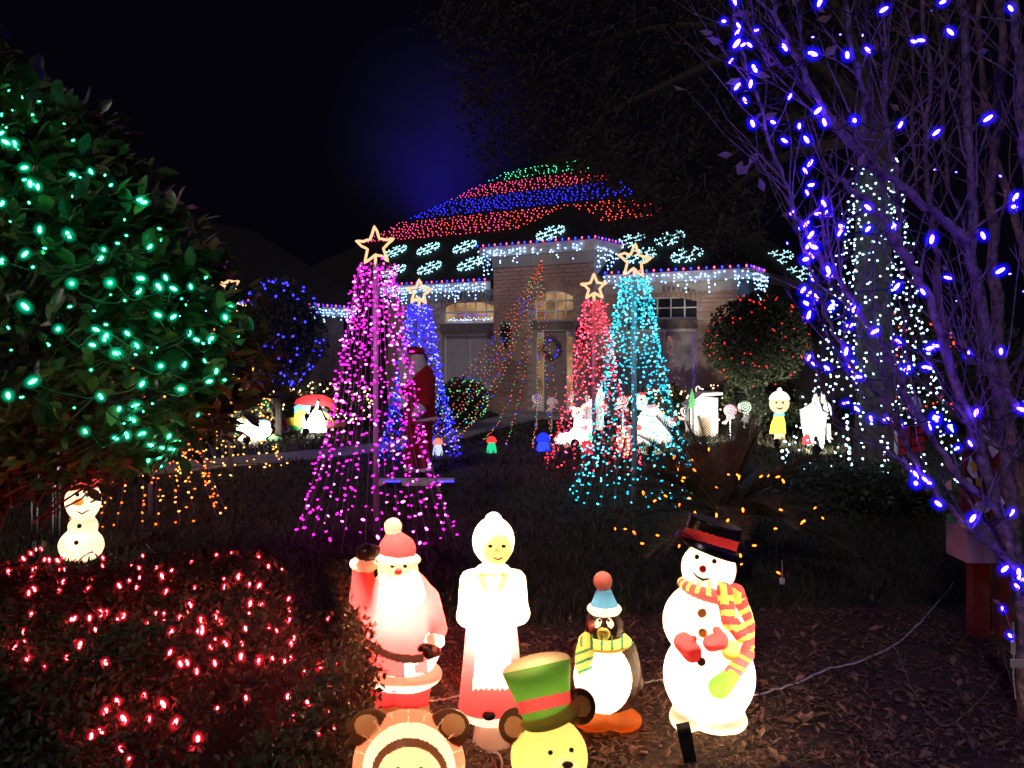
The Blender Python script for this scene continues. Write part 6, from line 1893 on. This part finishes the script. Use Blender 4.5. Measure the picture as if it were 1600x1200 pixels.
Yl = 8.6
cutout('lantern_cutout', 'square red lantern cutout with dark lattice behind the bare branches', 'yard cutout', Yl, [('panel', M['red'], [(1402, 711), (1402, 668), (1444, 664), (1444, 704)]), ('trim', M['white'], [(1398, 705), (1398, 668), (1402, 668), (1402, 711)]),
    ('lattice', M['black'], [(1402, 684), (1444, 678), (1444, 679.5), (1402, 685.5)]), ('lattice', M['black'], [(1402, 698), (1444, 692), (1444, 693.5), (1402, 699.5)]), ('lattice', M['black'], [(1421, 710), (1421, 667), (1422.5, 667), (1422.5, 710)])])
flood(1420, 757, 1422, 690, Yl, 30.0, 'small ground flood lamp in front of the red lantern cutout')
c = P(1430, 636, 8.4); t = thing('striped_ornament', 'white and blue striped teardrop ornament hung on the light strands', 'ornament', c); s = 8.4 / F
mb = MB(); mb.tube([c + Vector((0, 0, 17 * s)), c + Vector((0, 0, 12 * s)), c, c - Vector((0, 0, 10 * s)), c - Vector((0, 0, 18 * s))], [2 * s, 8 * s, 11 * s, 6 * s, 1 * s], 14); part('ornament', mb, M['white'], t, True)
mb = MB()
for k in range(7):
    a = k * 2 * math.pi / 7; mb.tube([c + Vector((math.cos(a) * 8.3 * s, math.sin(a) * 8.3 * s, 12 * s)), c + Vector((math.cos(a) * 11.2 * s, math.sin(a) * 11.2 * s, 0)), c + Vector((math.cos(a) * 6.2 * s, math.sin(a) * 6.2 * s, -10 * s))], 1.1 * s, 5)
part('stripes', mb, M['blue'], t)

Yp = 6.3
cutout('curled_plate', 'curved white plate sign with a dark slot hanging low under the green lit tree', 'yard sign', Yp, [('plate', M['white'], [(75, 736), (92, 729), (101, 741), (100, 751), (92, 754), (86, 761), (82, 758), (80, 746)]), ('slot', M['black'], [(84, 739), (90, 748), (88, 750), (83, 743)])])
cutout('pleated_plate', 'pleated white plate sign left of the slotted plate under the tree', 'yard sign', Yp + .1, [('plate', M['white'], [(43, 748), (56, 743), (65, 744), (65, 762), (48, 763)]), ('pleat', M['curtain'], [(50, 747), (52, 746), (57, 762), (55, 762.5)]), ('edge', M['white'], [(60, 743), (64, 742), (64, 763), (61, 763)], 3)])
cutout('star_stake', 'small white star stake above the slotted plate under the tree', 'yard sign', Yp + .2, [('star', M['white'], [(90 + 8 * (1 if k % 2 == 0 else .5) * math.sin(math.radians(36 * k + 10)), 706 - 9 * (1 if k % 2 == 0 else .5) * math.cos(math.radians(36 * k + 10))) for k in range(10)])])
flood(58, 880, 75, 750, Yp, 6.0, 'small ground flood lamp under the white plates by the left tree')

# ------------------------------------------------------------------ cords, spotlight stake
def cord(name, lab, pts, r, m):
    w = [G(x, y) + Vector((0, 0, 0.012)) for x, y in pts]
    sp = smooth_poly([tuple(p) for p in w], 6)
    mb = MB(); mb.tube([Vector(p) + Vector((R.uniform(-.004, .004), R.uniform(-.004, .004), abs(R.gauss(0, .004)))) for p in sp], r, 6)
    o = part(name, mb, m, None, True, base=w[0]); tag(o, lab, 'cord')
cord('extension_cord', 'white extension cord winding from the snowman towards the bare tree', [(1178, 1092), (1230, 1078), (1290, 1052), (1340, 1040), (1400, 1010), (1430, 985), (1470, 940), (1490, 915)], 0.0045, M['cordwhite'])
cord('extension_cord', 'thin dark cord branching off across the dark mulch at right', [(1400, 1012), (1420, 1070), (1450, 1120), (1480, 1140), (1530, 1100), (1570, 1050)], 0.003, M['twigbark'])
cord('extension_cord', 'white cord between the woman figure and the waving figure', [(655, 1104), (680, 1100), (700, 1096), (722, 1090)], 0.0045, M['cordwhite'])
cord('extension_cord', 'white cord between the penguin figure and the snowman', [(1000, 1072), (1030, 1068), (1050, 1067)], 0.004, M['cordwhite'])
cord('extension_cord', 'short white cord end on the mulch below the bears', [(785, 1150), (776, 1170), (784, 1200), (790, 1260)], 0.004, M['cordwhite'])
mb = MB(); a = G(322, 945); mb.tube([P(228, 850, 4.6), P(270, 895, 4.4), P(322, 947, 4.2)], 0.0022, 4); tag(part('guy_wire', mb, M['cordwhite'], base=P(322, 947, 4.2)), 'thin pale guy wire slanting down into the red lit hedge', 'wire')
c = G(1078, 1190)
t = thing('solar_spike', 'dark angled stake light housing in the mulch before the snowman', 'stake light', c)
mb = MB(); d = (P(1068, 1138, 3.0) - c); d.normalize(); L = 0.17
m3 = Vector((0, 0, 1)).rotation_difference(d).to_matrix()
mb.box(c + d * L * .55, (0.05, 0.028, L), M4=m3); part('housing', mb, M['black'], t)
mb = MB(); mb.box(c + d * L * .55 + m3 @ Vector((-0.004, -0.017, 0)), (0.036, 0.005, L * .9), M4=m3); part('lens', mb, M['glass'], t)

# ------------------------------------------------------------------ blue lit mist drifting behind the roof
c = P(690, 225, 31.0)
m, n, l, out = newmat('thin_mist')
pv = n.new('ShaderNodeVolumePrincipled'); pv.inputs['Color'].default_value = (0.8, 0.8, 0.9, 1)
tc = n.new('ShaderNodeTexCoord'); ln_ = n.new('ShaderNodeVectorMath'); ln_.operation = 'LENGTH'
nz = n.new('ShaderNodeTexNoise'); nz.inputs['Scale'].default_value = 1.6
mr = n.new('ShaderNodeMapRange'); mr.inputs['From Min'].default_value = 1.0; mr.inputs['From Max'].default_value = 0.0; mr.inputs['To Max'].default_value = 0.05
mu = n.new('ShaderNodeMath'); mu.operation = 'MULTIPLY'
l.new(tc.outputs['Object'], ln_.inputs[0]); l.new(ln_.outputs['Value'], mr.inputs['Value']); l.new(tc.outputs['Object'], nz.inputs['Vector'])
l.new(mr.outputs['Result'], mu.inputs[0]); l.new(nz.outputs['Fac'], mu.inputs[1]); l.new(mu.outputs[0], pv.inputs['Density']); l.new(pv.outputs[0], out.inputs['Volume'])
mb = MB(); mb.ell((0, 0, 0), 1.0, 16, 10)
me = mesh_from('mist', mb.v, mb.f, [m]); o = bpy.data.objects.new('mist', me); link(o); o.location = c; o.scale = (5.0, 4.2, 5.4); o['kind'] = 'stuff'
tag(o, 'blue lit mist glowing behind the roof left of the oak', 'mist')
fp = P(690, 372, 29.0)
mb = MB(); mb.tube([Vector((fp.x, fp.y, fp.z - .1)), fp], [.1, .14], 10); part('added_spot_housing', mb, M['black'], house)  # unseen housing added behind the roof for the mist spot
lamp('added_mist_spot', 'SPOT', house, fp + Vector((0, 0, .05)), (0.05, 0.02, 1.0), 1300, 0.1, c + Vector((0, 0, 0)), 120, 1.0)  # unseen blue spot added to light the mist

t = thing('garland_glints', 'purple garland with added white sparkles imitating reflections, bottom of the lit arched window', 'string light', H(6.8, WV + .07, 2.1))
mb = MB(); mb.tube([H(6.25, WV + .07, 2.24), H(7.1, WV + .07, 2.25)], 0.012, 5); part('garland', mb, emit('violet_garland', (.35, .1, .9), .5), t)
mb = MB()
for i in range(60): mb.octa(H(R.uniform(6.1, 7.45), WV + .06, 2.12 + abs(R.gauss(0, .03))), (.009, .011), rdir())  # glowing sparkles imitate icicle lights reflected in the glass
part('bulbs', mb, E['ice'], t, kind='stuff')  # stand-ins for reflected lights, not a hung string
t = thing('indoor_tree', 'small indoor tree of warm sparkles seen in the window beside the teal tree', 'indoor tree', H(1.65, WV + .08, .6))
mb = MB(); mb2 = MB()
for i in range(120):
    z = R.random(); w = (1 - z) * .34 + .03; mb.octa(H(1.75 + R.uniform(-w, w), WV + .075, .62 + z * 1.1), (.006, .008), rdir())
for i in range(26): mb2.octa(H(1.24 + R.gauss(0, .02), WV + .075, .7 + i * .042), (.008, .01), rdir())
part('bulbs', mb, emit('indoor_sparkle', (1, .45, .35), .6), t, kind='stuff'); part('violet_bulbs', mb2, emit('indoor_violet', (.3, .08, 1), 1.0), t, kind='stuff')
